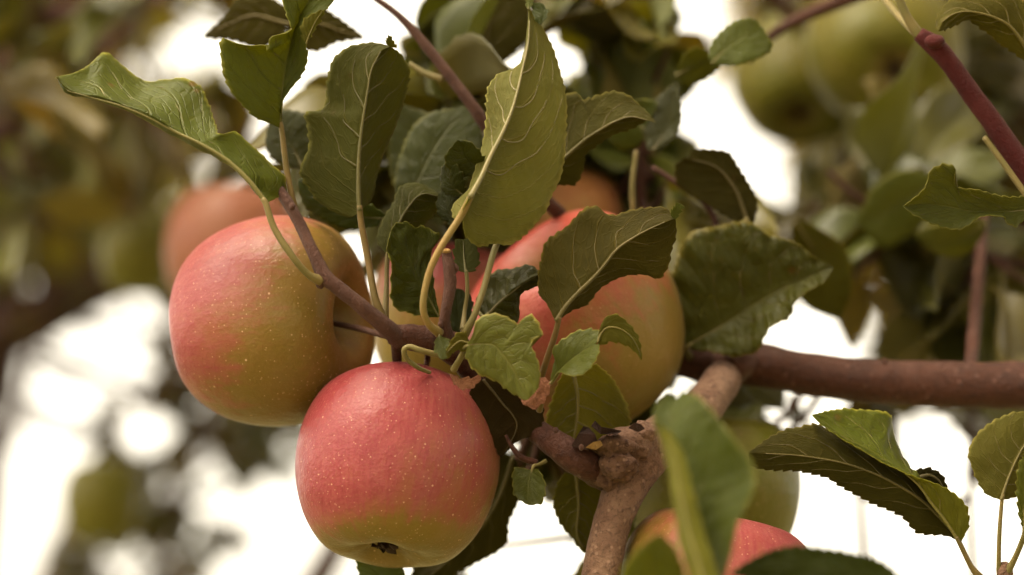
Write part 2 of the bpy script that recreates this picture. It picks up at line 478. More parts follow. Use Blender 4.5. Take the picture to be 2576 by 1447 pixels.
def apple_material(name, blush_dir, bias, *, ground=(0.26, 0.175, 0.030), red=(0.36, 0.080, 0.084), deep=(0.27, 0.032, 0.048),
                   rough=0.36, spots=1.0, streak=0.35, low=0.9):
    t = NT(name)
    p = t.n('ShaderNodeTexCoord').outputs['Object']
    x, y, z = t.sep(p)
    rad = t.math('SQRT', t.math('ADD', t.math('ADD', t.math('MULTIPLY', x, x), t.math('MULTIPLY', y, y)), 0.0004))
    sv = t.vec(t.math('MULTIPLY', t.math('DIVIDE', x, rad), 5.0), t.math('MULTIPLY', t.math('DIVIDE', y, rad), 5.0), t.math('MULTIPLY', z, 0.8))
    st = t.noise(sv, 1.3, 5, 0.62)
    sv2 = t.vec(t.math('MULTIPLY', t.math('DIVIDE', x, rad), 14.0), t.math('MULTIPLY', t.math('DIVIDE', y, rad), 14.0), t.math('MULTIPLY', z, 1.6))
    st2 = t.noise(sv2, 1.6, 4, 0.6)
    n1 = t.noise(p, 1.6, 4, 0.6); n2 = t.noise(p, 7, 4, 0.65); n3 = t.noise(p, 40, 3)
    dp = t.n('ShaderNodeVectorMath', operation='DOT_PRODUCT'); t.put(dp.inputs[0], p); dp.inputs[1].default_value = blush_dir
    b = t.math('ADD', dp.outputs['Value'], bias)
    b = t.math('ADD', b, t.math('MULTIPLY', t.math('SUBTRACT', n1, 0.5), 1.3))
    b = t.math('ADD', b, t.math('MULTIPLY', t.math('SUBTRACT', st, 0.5), streak * 3.0))
    b = t.math('ADD', b, t.math('MULTIPLY', t.math('SUBTRACT', n2, 0.5), 0.7))
    b = t.math('ADD', b, t.math('MULTIPLY', t.math('SUBTRACT', st2, 0.5), 0.5))
    b = t.math('ADD', b, t.smooth(z, -0.92, -0.5, -low, 0.0))
    f = t.smooth(b, -0.7, 0.7)
    f2 = t.smooth(t.math('ADD', b, t.math('MULTIPLY', t.math('SUBTRACT', st2, 0.5), 1.0)), 0.25, 1.15)
    g = t.mix(t.smooth(n1, 0.35, 0.7), ground, (ground[0] * 0.86, ground[1] * 1.0, ground[2] * 0.8))
    g = t.mix(t.smooth(n2, 0.4, 0.8, 0, 0.4), g, (ground[0] * 1.15, ground[1] * 1.08, ground[2] * 1.5))
    mid = tuple(0.55 * a + 0.45 * c for a, c in zip(red, ground))
    mid = (mid[0] * 1.08, mid[1] * 1.0, mid[2] * 1.1)
    col = t.mix(t.smooth(f, 0.0, 0.55), g, mid)
    col = t.mix(t.smooth(f, 0.45, 1.0), col, red)
    col = t.mix(t.math('MULTIPLY', f2, 0.7), col, deep)
    col = t.mix(t.smooth(n3, 0.45, 0.8, 0, 0.18), col, (0.42, 0.25, 0.11))
    # green in the two hollows
    hol = t.smooth(rad, 0.12, 0.42, 0.8, 0.0)
    col = t.mix(hol, col, (0.22, 0.16, 0.04))
    # russet round the stem, faint scuffs and dusty bloom
    rus = t.math('MULTIPLY', t.smooth(rad, 0.10, 0.55, 1.0, 0.0), t.math('MULTIPLY', t.smooth(n2, 0.45, 0.65), t.math('GREATER_THAN', z, 0.0)))
    col = t.mix(t.math('MULTIPLY', rus, 0.55), col, (0.24, 0.125, 0.05))
    scf = t.math('MULTIPLY', t.smooth(t.noise(p, 4.3, 5, 0.7, 0.8), 0.66, 0.74), t.smooth(n3, 0.35, 0.6))
    col = t.mix(t.math('MULTIPLY', scf, 0.45), col, (0.20, 0.10, 0.045))
    blm = t.smooth(t.noise(p, 2.4, 4, 0.6), 0.45, 0.7)
    col = t.mix(t.math('MULTIPLY', blm, 0.05), col, (0.62, 0.42, 0.36))
    # pale lenticels of several sizes
    vd = t.n('ShaderNodeTexVoronoi'); t.put(vd.inputs['Vector'], p); vd.inputs['Scale'].default_value = 12.5
    r_, g_, b_ = t.sep(vd.outputs['Color'])
    size = t.math('MULTIPLY_ADD', t.math('POWER', r_, 2.5), 0.11, 0.075)
    dot = t.smooth(vd.outputs['Distance'], t.math('MULTIPLY', size, 0.45), size, 1.0, 0.0)
    dot = t.math('MULTIPLY', dot, t.math('GREATER_THAN', g_, 0.25))
    vd2 = t.n('ShaderNodeTexVoronoi'); t.put(vd2.inputs['Vector'], p); vd2.inputs['Scale'].default_value = 24
    r2, g2, b2 = t.sep(vd2.outputs['Color'])
    dot2 = t.math('MULTIPLY', t.smooth(vd2.outputs['Distance'], 0.10, 0.22, 1.0, 0.0), t.math('GREATER_THAN', g2, 0.45))
    dots = t.math('MAXIMUM', dot, t.math('MULTIPLY', dot2, 0.6))
    col = t.mix(1.0, col, (0.66, 0.58, 0.54), 'MULTIPLY')
    col = t.mix(t.math('MULTIPLY', dots, 0.62 * spots), col, (0.62, 0.38, 0.24))
    nm = t.bump(t.math('ADD', t.math('MULTIPLY', n2, 0.6), t.math('MULTIPLY', n3, 0.12)), 0.12, 0.02)
    ro = t.math('ADD', t.math('MULTIPLY_ADD', n2, 0.22, rough - 0.13), t.math('MULTIPLY', blm, 0.14))
    return t.out(t.bsdf(col, ro, 0.24, nm, **{'Sheen Weight': 0.03, 'Sheen Roughness': 0.35}))

def apple(label, x, y, d, width, axis, mat, height=0.97, seed=1, stem=None, nseg=72, nprof=56, calyx=True, spin=0.0, lobes=0.008, tint=None):
    """axis: stem direction (right, up, away); width: survey units across"""
    c = at(x, y, d)
    Rm = px(width / 2, d)
    az = Vector(cam_dir(*axis))
    rot = az.to_track_quat('Z', 'Y').to_matrix().to_4x4() @ Matrix.Rotation(spin, 4, 'Z')
    if isinstance(mat, tuple):
        bd = rot.to_3x3().inverted() @ Vector(RIGHT * mat[1][0] + UP * mat[1][1] + FWD * mat[1][2])
        mat = apple_material(mat[0], tuple(bd), mat[2], **mat[3])
    e = root('apple', c, label, 'apple', 'apples on the tree')
    P = catmull(np.array(PROFILE), nprof)
    a = np.linspace(0, 2 * math.pi, nseg, endpoint=False)
    rs = np.random.RandomState(seed)
    p1, p2, p3 = rs.rand(3) * 6.28
    r = P[:, 0][:, None]; z = P[:, 1][:, None]
    low = np.clip(-z + 0.1, 0, 1); hi = np.clip(z, 0, 1)
    rr = r * (1 + lobes * np.cos(5 * a + p1)[None] * (low + 0.5 * hi) + 0.018 * np.cos(2 * a + p2)[None] + 0.012 * np.cos(3 * a + p3)[None])
    zz = z * height + 0.014 * low * np.cos(5 * a + p1)[None] * np.clip(1 - r, 0, 1) * 1.3 + 0.05 * np.cos(a + p2)[None] * hi * np.clip(r * 2, 0, 1) + 0.022 * np.cos(2 * a + p3)[None] * hi * np.clip(r * 2, 0, 1)
    V = np.stack([rr * np.cos(a), rr * np.sin(a), zz + 0 * a[None]], -1).reshape(-1, 3)
    F = []
    for i in range(nprof - 1):
        for j in range(nseg):
            k = (j + 1) % nseg
            F.append((i * nseg + j, (i + 1) * nseg + j, (i + 1) * nseg + k, i * nseg + k))
    me = mesh('fruit', V, F)
    fo = bpy.data.objects.new('fruit', me); COL.objects.link(fo); me.materials.append(mat)
    fo.parent = e
    fo.matrix_basis = rot @ Matrix.Scale(Rm, 4)
    if calyx:
        ca = bpy.data.objects.new('calyx', None); 
        Vs, Fs = [], []
        for q in range(5):
            an = q * 2 * math.pi / 5 + 0.3
            for i in range(6):
                s = i / 5
                rad_ = 0.03 + 0.10 * s + 0.02 * math.sin(s * 7 + q)
                zc = -0.765 * height - 0.075 * math.sin(s * 1.9 + 0.25) - 0.02 * (q % 2)
                w = 0.052 * (1 - s) ** 0.7 + 0.004
                for sg in (-1, 1):
                    Vs.append((rad_ * math.cos(an) - sg * w * math.sin(an), rad_ * math.sin(an) + sg * w * math.cos(an), zc + 0.018 * sg * math.sin(5 * s + q)))
            b0 = q * 12
            for i in range(5):
                Fs.append((b0 + 2 * i, b0 + 2 * i + 1, b0 + 2 * i + 3, b0 + 2 * i + 2))
        cm = mesh('calyx', Vs, Fs)
        co = bpy.data.objects.new('calyx', cm); COL.objects.link(co); cm.materials.append(M_SEPAL)
        co.parent = e; co.matrix_basis = rot @ Matrix.Scale(Rm, 4)
        sm = co.modifiers.new('thickness', 'SOLIDIFY'); sm.thickness = 0.012
        bpy.data.objects.remove(ca)
    if stem:
        base = np.array(c) + np.array(rot.to_3x3() @ Vector((0, 0, 0.40 * height * Rm)))
        W = [base] + [at(*p) for p in stem]
        Rr = [px(8, d)] * len(W); Rr[0] *= 0.8; Rr[-1] *= 1.5
        so = new_obj('stem', tube_mesh('stem', W, Rr, 10, 0.08, 200, seed), e, M_TWIG)
    return e

# ------------------------------------------------------------------ the setting
def grass_material():
    t = NT('orchard_grass')
    geo = t.n('ShaderNodeNewGeometry').outputs['Position']
    n = t.noise(geo, 0.8, 5); n2 = t.noise(geo, 30, 4)
    col = t.mix(t.smooth(n, 0.3, 0.7), (0.13, 0.12, 0.05), (0.20, 0.17, 0.08))
    col = t.mix(t.smooth(n2, 0.3, 0.8, 0, 0.6), col, (0.09, 0.10, 0.03))
    return t.out(t.bsdf(col, 0.9, 0.2, t.bump(n2, 0.6, 0.05)))
gn = 40
gx = np.concatenate([-np.geomspace(600, 1, gn), [0], np.geomspace(1, 600, gn)])
GX, GY = np.meshgrid(gx, gx, indexing='ij')
GZ = 0.04 * np.sin(GX * 0.7) * np.cos(GY * 0.5)
gv = np.stack([GX, GY, GZ], -1).reshape(-1, 3); gc = len(gx)
gf = [(i * gc + j, (i + 1) * gc + j, (i + 1) * gc + j + 1, i * gc + j + 1) for i in range(gc - 1) for j in range(gc - 1)]
ground = new_obj('ground', mesh('ground', gv, gf), None, grass_material())
ground['kind'] = 'structure'; ground['label'] = 'short orchard grass below the apple trees'

# ------------------------------------------------------------------ the fruiting branch in focus
br = root('apple_branch', at(1515, 1465, 5), 'fruiting apple branch with knotted brown limb, upright spur and sharp green leaves', 'branch')

limb = tube('limb', br, M_LIMB, [(1500, 1560, 0), (1513, 1440, 5), (1535, 1330, 10), (1572, 1230, 16), (1618, 1150, 22), (1665, 1110, 30), (1735, 1060, 42), (1790, 995, 60), (1820, 950, 80), (1838, 925, 97)],
            [48, 48, 49, 53, 62, 66, 54, 50, 46, 36], 28, 0.05, 3, 60)
limb['label'] = 'tan weathered limb bending upward from the bottom edge'
tube('limb', br, M_DARKLIMB, [(1690, 895, 100), (1770, 905, 98), (1900, 916, 95), (2050, 942, 92), (2200, 958, 90), (2350, 965, 90), (2480, 969, 90), (2640, 972, 90), (2800, 980, 90)],
     [50, 57, 57, 54, 56, 58, 57, 61, 60], 28, 0.06, 5, 35)['label'] = 'dark red-brown horizontal limb crossing to the right edge'
# knot: swollen collar where the spur leaves the limb
def lump(name, x, y, d, rx, ry, rz, mat, seed, amp=0.16, freq=60, parent=None):
    nu, nv_ = 28, 20
    th = np.linspace(0, math.pi, nv_)[:, None]; a = np.linspace(0, 2 * math.pi, nu, endpoint=False)[None]
    U = np.stack([np.sin(th) * np.cos(a), np.sin(th) * np.sin(a), np.cos(th) + 0 * a], -1)
    sc_ = (D + d * .001) / D * S
    V = at(x, y, d) + (U[..., 0:1] * RIGHT * rx + U[..., 1:2] * UP * ry + U[..., 2:3] * FWD * rz) * sc_
    V = V + nrm(V - at(x, y, d)) * ((vnoise(V * freq, seed) + 0.6 * vnoise(V * freq * 2.6, seed + 1)) * amp * min(rx, ry) * sc_)[..., None]
    V = V.reshape(-1, 3)
    F = [(i * nu + j, (i + 1) * nu + j, (i + 1) * nu + (j + 1) % nu, i * nu + (j + 1) % nu) for i in range(nv_ - 1) for j in range(nu)]
    return new_obj(name, mesh(name, V, F), parent or br, mat)
lump('knot', 1592, 1128, 16, 62, 56, 60, M_LIMB, 4, 0.2)
lump('knot', 1545, 1122, 6, 52, 34, 40, M_KNOT, 9, 0.3, 90)
lump('knot', 1526, 1185, 12, 48, 46, 50, M_KNOT, 12, 0.22, 90)
lump('knot', 1560, 1170, 4, 46, 34, 40, M_KNOT, 15, 0.3, 100)
lump('knot', 1846, 912, 84, 56, 46, 56, M_DARKLIMB, 23, 0.1)
lump('knot', 1620, 1085, 12, 34, 26, 34, M_LIMB, 21, 0.25, 110)
# torn dark bark flakes and the scar on the knot
def flake(x, y, d, pts, mat, dz=8):
    V = [at(x + a, y + b, d + (c if True else 0)) for a, b, c in pts]
    n0 = len(V)
    V += [at(x + a * .9, y + b * .9, d + c + dz) for a, b, c in pts]
    F = [tuple(range(n0)), tuple(range(2 * n0 - 1, n0 - 1, -1))] + [(i, n0 + i, n0 + (i + 1) % n0, (i + 1) % n0) for i in range(n0)]
    return new_obj('bark_flake', mesh('bark_flake', V, F, False), br, mat)
flake(1475, 1100, -2, [(-38, 22, 0), (-20, -10, -3), (-8, -28, 0), (6, -24, 3), (22, -6, -2), (30, 20, 0), (4, 34, -3)], M_SEPAL)
flake(1520, 1080, -4, [(-34, -8, 0), (-24, -22, 2), (-8, -6, -3), (18, -2, 0), (44, 4, 2), (30, 14, -2), (-10, 12, 0)], M_SEPAL)
flake(1494, 1116, -8, [(-22, 10, 0), (-2, -4, -2), (16, -8, 0), (22, 4, 2), (4, 16, 0)], M_SCAR, 5)
flake(1602, 1075, -14, [(-22, 2, 0), (-8, -12, -2), (10, -8, 0), (20, 4, 2), (2, 12, 0)], M_SEPAL, 5)
flake(1616, 1398, -2, [(-12, 6, 0), (-4, -10, 0), (12, -6, 0), (10, 10, 0)], M_SEPAL, 8)

# spur: short thick shoot from the knot up-left to the cluster
tube('spur', br, M_DARKLIMB, [(1560, 1200, 22), (1515, 1188, 16), (1460, 1158, 8), (1400, 1120, 10), (1352, 1086, 16), (1295, 1045, 24), (1235, 985, 26), (1190, 925, 24), (1145, 880, 18), (1090, 858, 12), (1030, 848, 8), (985, 842, 4)],
     [44, 44, 42, 36, 30, 34, 38, 40, 40, 36, 32, 26], 22, 0.07, 8, 70)
tube('twig', br, M_TWIG, [(1010, 858, 6), (965, 818, 1), (905, 768, -3), (850, 724, -4), (815, 692, -4), (785, 630, -2), (755, 566, 2), (722, 508, 6), (690, 460, 12), (655, 405, 20)],
     [24, 22, 19, 19, 19, 16, 15, 15, 13, 9], 18, 0.05, 31, 130)['label'] = 'slender purple-brown twig rising to the upper left'
tube('twig', br, M_TWIG, [(1128, 860, -4), (1118, 815, -8), (1123, 772, -9), (1132, 715, -8), (1128, 668, -8), (1123, 632, -7)],
     [20, 15, 14, 16, 14, 13], 18, 0.05, 33, 130)['label'] = 'short upright twig stub with a cut tip'
lump('cut_tip', 1122, 632, -8, 12, 7, 12, M_SCAR, 41, 0.1)
for (x, y, d, r) in ((1142, 676, -6, 11), (1108, 815, -10, 7), (806, 712, -4, 12), (735, 520, 0, 8), (1398, 1082, 0, 7), (1462, 1126, -8, 7), (2225, 909, 80, 7)):
    lump('bud', x, y, d, r, r * 1.2, r, M_TWIG, int(x), 0.15, 150)
# curling dead petioles and a papery bud scale
tube('petiole', br, M_PET, T(13, '590,1170,-4 500,1150,-6 400,1122,-8 310,1092,-8 262,1120,-8 285,1195,-6 380,1270,-3 480,1312,2'), [8, 8, 7.5, 7, 7, 6.5, 6, 5], 10)['label'] = 'looped yellow-green leaf stalk'
tube('petiole', br, M_PET, T(13, '785,1090,-14 760,1150,-14 720,1220,-12 680,1285,-8'), [6, 8, 8, 9], 10)
tube('petiole', br, M_TWIG, T(13, '185,980,8 195,1100,14 205,1290,24'), [15, 13, 12], 10)
tube('petiole', br, M_DARKLIMB, T(0, '1350,1165,10 1310,1150,8 1285,1120,8 1272,1095,8'), [9, 8, 6, 4], 8)

# --- leaves of the branch
leaf(br, T(1, '1505,1345 1440,1250 1375,1165 1290,1090 1180,1022 1090,975 1000,925 900,870 780,800 650,735 520,685 400,650 290,632 210,605 150,560 118,510'),
     T(1, '1510,1345 1570,1310,4 1610,1270,8 1630,1180,10 1530,1090,10 1480,1035,10 1390,955,10 1300,876,8 1190,892,2 1170,830,8 1120,690,16 1070,580,20 960,518,22 830,530,24 690,535,26 520,405,26 432,350,24 340,425,18 240,482,10 118,510,4'),
     T(1, '1500,1350 1430,1270,6 1350,1180,10 1250,1095,12 1150,1035,14 1070,1000,14 960,940,14 860,890,14 740,820,12 620,750,10 500,705,8 400,665,6 300,645,4 220,632,2 160,590,0 118,510,4'),
     d=(-8, -4), face='upper', ref='L', bulge=0.07, quilt=.0003, tint=(1.15, 1.25, 1.0), pet=T(0, '668,512 690,575,-9 735,645,-10 775,690,-8 806,706,-5'), pr=(8, 10), ptint=(1.0, 0.95, 0.9),
     label='long pale green leaf stretching left, folded along its midrib', crinkle=0.0004)
leaf(br, T(1, '1600,850 1603,760 1606,680 1618,560 1640,420 1680,240 1725,110 1790,0 1830,-120'),
     T(1, '1598,850 1520,812 1430,772 1350,690 1290,630 1240,530 1216,420 1210,262 1290,284 1400,304 1500,300 1520,340 1535,252 1580,232 1650,214 1678,185 1640,80 1620,10 1650,-80 1830,-130'),
     T(1, '1604,830 1612,700 1660,600 1730,510 1772,400 1768,320 1750,230 1742,165 1790,110 1890,66 1940,0 1930,-70 1830,-120'),
     d=(12, 2), dl=-10, dr=-6, face='upper', bulge=0.05, tint=(1.0, 1.1, 1.05), pet=T(0, '709,330,12 720,420,12 733,490,12 742,540,14'), pr=(7, 9), ptint=(1, .85, .8),
     label='notched green leaf standing upright at the top left', crinkle=0.0008)
leaf(br, T(1, '1770,290 1800,210 1840,130 1885,70'), T(1, '1768,290 1745,220 1750,165 1790,110 1885,68'), T(1, '1772,285 1810,220 1860,130 1888,72'), d=(-2, -4), face='under', tint=(1.2, 1.25, 1.1), veins=False, pr=(3, 3))
leaf(br, T(1, '2125,1400 2115,1200 2125,960 2160,700 2205,450 2260,345 2330,310'),
     T(1, '2120,1400 2060,1440 1960,1400 1850,1330 1780,1230 1735,1130 1790,980 1782,850 1766,748 1850,735 1903,690 1914,560 1950,400 2050,320 2180,288 2260,292 2330,310'),
     T(1, '2130,1395 2190,1330 2220,1250 2240,1150 2310,950 2390,750 2440,560 2452,470 2400,370 2330,310'),
     d=(4, 8), dl=8, dr=14, face='under', bulge=-0.05, vc=(.42, .3), tint=(0.66, 0.72, 0.6), pet=T(0, '908,560,4 925,650,4 942,745,2 962,805,2'), pr=(8, 10), ptint=(.95, .75, .7),
     label='broad dark green leaf seen from below, upright in the middle left')
leaf(br, T(1, '2330,312 2325,280 2322,240'), T(1, '2300,292 2305,265 2322,240'), T(1, '2372,316 2350,280 2324,240'), d=(8, 4), face='upper', tint=(1.2, 1.2, 1.2), veins=False, pr=(2, 2))
leaf(br, T(2, '790,1310 870,1150 930,1020 1020,850 1085,680 1135,480 1180,270 1185,60'),
     T(2, '780,1320 720,1440 690,1430 690,1350 770,1275 840,1080 882,960 905,780 910,650 930,560 1000,482 1090,465 1150,350 1176,200 1183,60'),
     T(2, '790,1330 750,1420 770,1560 850,1625 960,1610 1060,1615 1180,1530 1290,1400 1330,1300 1390,1180 1420,1000 1432,800 1420,600 1390,470 1340,330 1290,215 1240,130 1188,60'),
     d=(-20, 24), dl=4, dr=10, face='under', bulge=-0.06, tint=(1.5, 1.58, 2.2), vc=(.3, .62), vr=.34, pet=T(0, '1158,545,-16 1110,620,-18 1078,690,-18 1064,770,-18 1078,815,-15 1105,838,-9'), pr=(9, 9), ptint=(1.35, 1.1, .95),
     label='large yellow-green leaf seen from below with strong raised veins', m=12)
leaf(br, T(2, '1265,160 1285,110 1270,60 1225,20'), T(2, '1262,165 1225,120 1215,70 1200,10'), T(2, '1272,160 1305,90 1290,50 1262,20'), d=(20, 24), face='upper', tint=(.6, .7, .6), veins=False, pr=(3, 3), crinkle=.001)
leaf(br, T(2, '1180,60 1185,0 1190,-60'), T(2, '1178,60 1170,0 1180,-60'), T(2, '1190,60 1210,0 1200,-60'), d=(22, 26), face='upper', tint=(1.2, 1.3, 1.2), veins=False, pr=(3, 3))
leaf(br, T(2, '1250,1190 1420,1050 1560,930 1700,840 1850,775 2030,815'),
     T(2, '1250,1180 1300,900 1380,700 1430,632 1490,620 1528,638 1545,668 1640,640 1750,615 1850,640 1950,730 2030,815'),
     T(2, '1260,1200 1340,1225 1420,1222 1490,1215 1532,1150 1552,1070 1562,1018 1650,950 1750,885 1870,850 1975,792 2030,815'),
     d=(38, 22), dl=6, dr=6, face='under', bulge=-0.05, vr=.2, tint=(0.66, 0.64, 0.42), pet=T(0, '1330,460,36 1285,545,20 1245,625,2 1215,730,-8 1190,800,-10 1168,840,-8'), pr=(8, 9), ptint=(.85, .85, .8),
     label='dark olive leaf pointing right from behind the large pale leaf')
leaf(br, T(5, '850,970 950,830 1130,650 1260,490 1440,375 1630,290'),
     T(5, '846,970 790,850 738,780 750,580 790,450 860,390 950,320 1040,230 1120,210 1180,260 1250,270 1350,240 1500,220 1580,230 1640,290'),
     T(5, '856,968 950,900 1060,850 1150,740 1300,670 1430,658 1530,685 1590,600 1612,500 1642,380 1642,290'),
     d=(-4, -2), dl=8, dr=6, face='under', bulge=-0.04, tint=(0.62, 0.55, 0.3), vr=.2, pet=T(0, '1395,845,-2 1370,920,4 1352,985,14 1340,1050,20'), pr=(8, 9), ptint=(.8, .6, .5),
     label='broad olive leaf in front of the pink and yellow apple')
leaf(br, T(5, '1625,290 1645,240 1670,190'), T(5, '1610,265 1630,225 1658,188'), T(5, '1645,295 1665,250 1692,205'), d=(-2, -4), face='upper', tint=(1.1, 1.2, 1.1), veins=False, pr=(2, 2))
leaf(br, T(4, '1540,530 1580,400 1650,250 1760,130 1900,150'), T(4, '1535,530 1470,430 1500,330 1570,210 1620,90 1700,62 1800,80 1900,150'), T(4, '1545,525 1640,420 1760,340 1850,260 1900,200 1920,150'),
     d=(16, 22), dl=6, dr=8, face='under', tint=(0.55, 0.62, 0.42), pet=T(0, '974,650,16 972,720,14 968,800,10'), pr=(6, 7), ptint=(.8, .75, .7))
leaf(br, T(13, '552,840 450,650 380,540 300,350 230,210 150,110'),
     T(13, '540,845 400,822 300,800 200,772 152,672 165,560 160,400 132,300 120,210 150,110'),
     T(13, '556,830 540,720 505,520 490,360 487,280 552,172 490,110 420,76 350,90 290,46 190,60 150,108'),
     d=(4, -4), dl=-8, dr=6, face='upper', bulge=-0.10, tint=(0.68, 0.72, 0.5), crinkle=0.0014, quilt=0.0005, pr=(4, 5), label='dark wrinkled green leaf curled beside the upright stub')
leaf(br, T(13, '940,840 1010,770 1100,690 1200,605 1320,525 1425,462'),
     T(13, '936,840 880,790 880,680 940,620 970,500 1080,440 1170,442 1270,405 1350,420 1425,458'),
     T(13, '948,845 1080,850 1190,882 1240,830 1230,740 1250,650 1330,592 1400,560 1430,470'),
     d=(6, 8), dl=8, dr=6, face='upper', bulge=-0.1, tint=(0.6, 0.54, 0.4), crinkle=0.0016, quilt=0.0006, pr=(5, 5), pet=T(13, '935,842,6 890,800,8 860,760,10'), label='dark crinkled leaf in front of the pink apple cheek')
leaf(br, T(13, '800,1080 900,1068 1020,1076 1090,1150 1180,1280 1250,1420 1303,1545'),
     T(13, '800,1060 840,1000 880,870 1010,820 1100,840 1200,890 1215,952 1235,890 1320,830 1390,880 1412,940 1436,990 1380,1010 1337,1050 1340,1120 1380,1190 1402,1300 1390,1440 1303,1545'),
     T(13, '795,1090 795,1180 840,1260 900,1320 1000,1360 1080,1400 1130,1447 1220,1500 1303,1545'),
     d=(-20, -26), dl=-2, dr=2, face='upper', bulge=0.05, tint=(1.6, 1.55, 2.0), crinkle=0.0006, quilt=0.0003, pr=(4, 5), pet=T(13, '770,1100,-18 735,1190,-14 690,1285,-6'), label='small grey-green leaf facing the camera below the stub', teeth=0.0045)
leaf(br, T(13, '558,990 580,1100 600,1200'), T(13, '555,990 528,1060 530,1120 560,1172 600,1202'), T(13, '572,1000 632,1040 642,1080 622,1150 602,1202'), d=(-14, -18), face='upper', tint=(.95, 1.0, 1.1), veins=False, pr=(3, 3))
leaf(br, T(13, '800,1060 740,1045 685,1075 615,1150'), T(13, '808,1045 770,978 720,990 680,1020 650,1070 615,1150'), T(13, '795,1135 740,1118 690,1120 650,1160 618,1172'), d=(-18, -20), face='under', tint=(1.05, 1.0, .55), veins=False, pr=(4, 4))
leaf(br, T(13, '785,470 770,350 762,190'), T(13, '783,470 730,440 700,380 690,280 720,180'), T(13, '790,470 850,440 892,370 882,290 840,220 780,180'), d=(2, 6), face='under', tint=(.45, .52, .42), veins=False, pr=(5, 6), pet=T(13, '790,480,2 796,640,2 772,800,2 758,950,-2'), ptint=(.8, .8, .75))
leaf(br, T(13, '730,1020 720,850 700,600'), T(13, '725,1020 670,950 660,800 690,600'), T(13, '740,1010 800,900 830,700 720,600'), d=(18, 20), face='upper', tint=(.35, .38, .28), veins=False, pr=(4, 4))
leaf(br, T(5, '810,1385 900,1270 1010,1180 1110,1120'), T(5, '808,1380 845,1230 832,1165 950,1055 1060,1030 1132,1042 1125,1110'), T(5, '815,1390 870,1310 950,1332 1050,1300 1128,1200 1135,1120'), d=(-8, -16), dl=2, dr=-8, face='upper', ref='L', bulge=.06,
     tint=(1.2, 1.25, 1.3), pr=(5, 6), veins=False, pet=T(5, '800,1400,-8 770,1450,-2 740,1560,8'), ptint=(.9, .75, .65), label='small curled leaf with a drooping hooked tip')
leaf(br, T(5, '1125,1110 1160,1030 1240,1010 1320,1050 1380,1120 1415,1225'), T(5, '1130,1045 1170,960 1240,928 1310,970 1390,1080 1418,1225'), T(5, '1132,1130 1180,1112 1230,1100 1330,1135 1398,1195 1412,1228'), d=(-16, -14), face='under', tint=(1.05, 1.05, .6), veins=False, pr=(4, 4))
leaf(br, T(0, '1440,935 1452,1000 1445,1090 1420,1180'), T(0, '1420,930 1395,990 1375,1060 1380,1120 1420,1180'), T(0, '1500,915 1550,970 1582,1050 1560,1110 1425,1180'), d=(18, 30), dl=5, dr=8, face='under', tint=(1.4, 1.4, 1.4), label='pale hanging leaf behind the knot')
leaf(br, T(0, '1215,955 1260,1010 1300,1070 1262,1150'), T(0, '1205,955 1185,990 1210,1060 1240,1110 1258,1150'), T(0, '1240,940 1330,1000 1362,1020 1355,1085 1300,1110 1262,1150'), d=(8, 14), face='under', tint=(.34, .22, .16), veins=False, pr=(5, 5), label='leaf in the shade of the cluster, the shade put into its blackish tint')  # near-black tint paints in the shade inside the cluster
leaf(br, T(0, '1358,950 1350,990 1325,1020'), T(0, '1350,952 1330,975 1310,1000 1322,1022'), T(0, '1372,950 1382,975 1365,1010 1340,1030'), d=(-8, -10), face='upper', tint=(2.6, .95, .8), veins=False, pr=(3, 3), crinkle=.0015, mats=[M_DRY, M_DRY], label='dry rust-coloured leaf scrap')
leaf(br, T(13, '650,1325 740,1385 830,1390 915,1340'), T(13, '645,1318 720,1360 820,1365 915,1338'), T(13, '650,1335 710,1420 800,1442 880,1400 915,1342'), d=(-6, -6), face='upper', veins=False, pr=(2, 2), mats=[M_DRY, M_DRY])
leaf(br, T(0, '1338,1180 1330,1220 1328,1268'), T(0, '1335,1182 1300,1178 1290,1200 1296,1245 1328,1270'), T(0, '1340,1178 1358,1190 1370,1225 1362,1262 1330,1271'), d=(4, 0), dl=4, dr=-4, face='upper', tint=(.85, .85, .8), pr=(4, 4), pet=T(0, '1342,1172,4 1355,1168,6 1372,1160,10'), label='small hanging leaf under the spur')
leaf(br, T(0, '1450,1195 1455,1270 1450,1340 1470,1390'), T(0, '1420,1190 1398,1230 1395,1280 1420,1330 1470,1392'), T(0, '1530,1200 1520,1280 1500,1350 1472,1392'), d=(34, 40), dl=4, dr=6, face='under', tint=(.95, .95, .75), pet=T(0, '1450,1190,34 1440,1150,30'))
leaf(br, T(0, '1290,1150 1250,1260 1180,1360 1020,1500'), T(0, '1250,1130 1150,1250 1060,1380 1020,1500'), T(0, '1300,1160 1310,1240 1280,1310 1265,1375 1150,1440 1060,1500'), d=(62, 70), dl=6, dr=6, face='under', tint=(.5, .47, .3), label='large shaded leaf behind the front apple')
leaf(br, T(0, '1010,1500 960,1450 900,1400'), T(0, '1000,1520 920,1480 893,1400'), T(0, '1030,1490 1010,1430 950,1395'), d=(40, 44), face='upper', tint=(1.1, 1.3, 1.6))
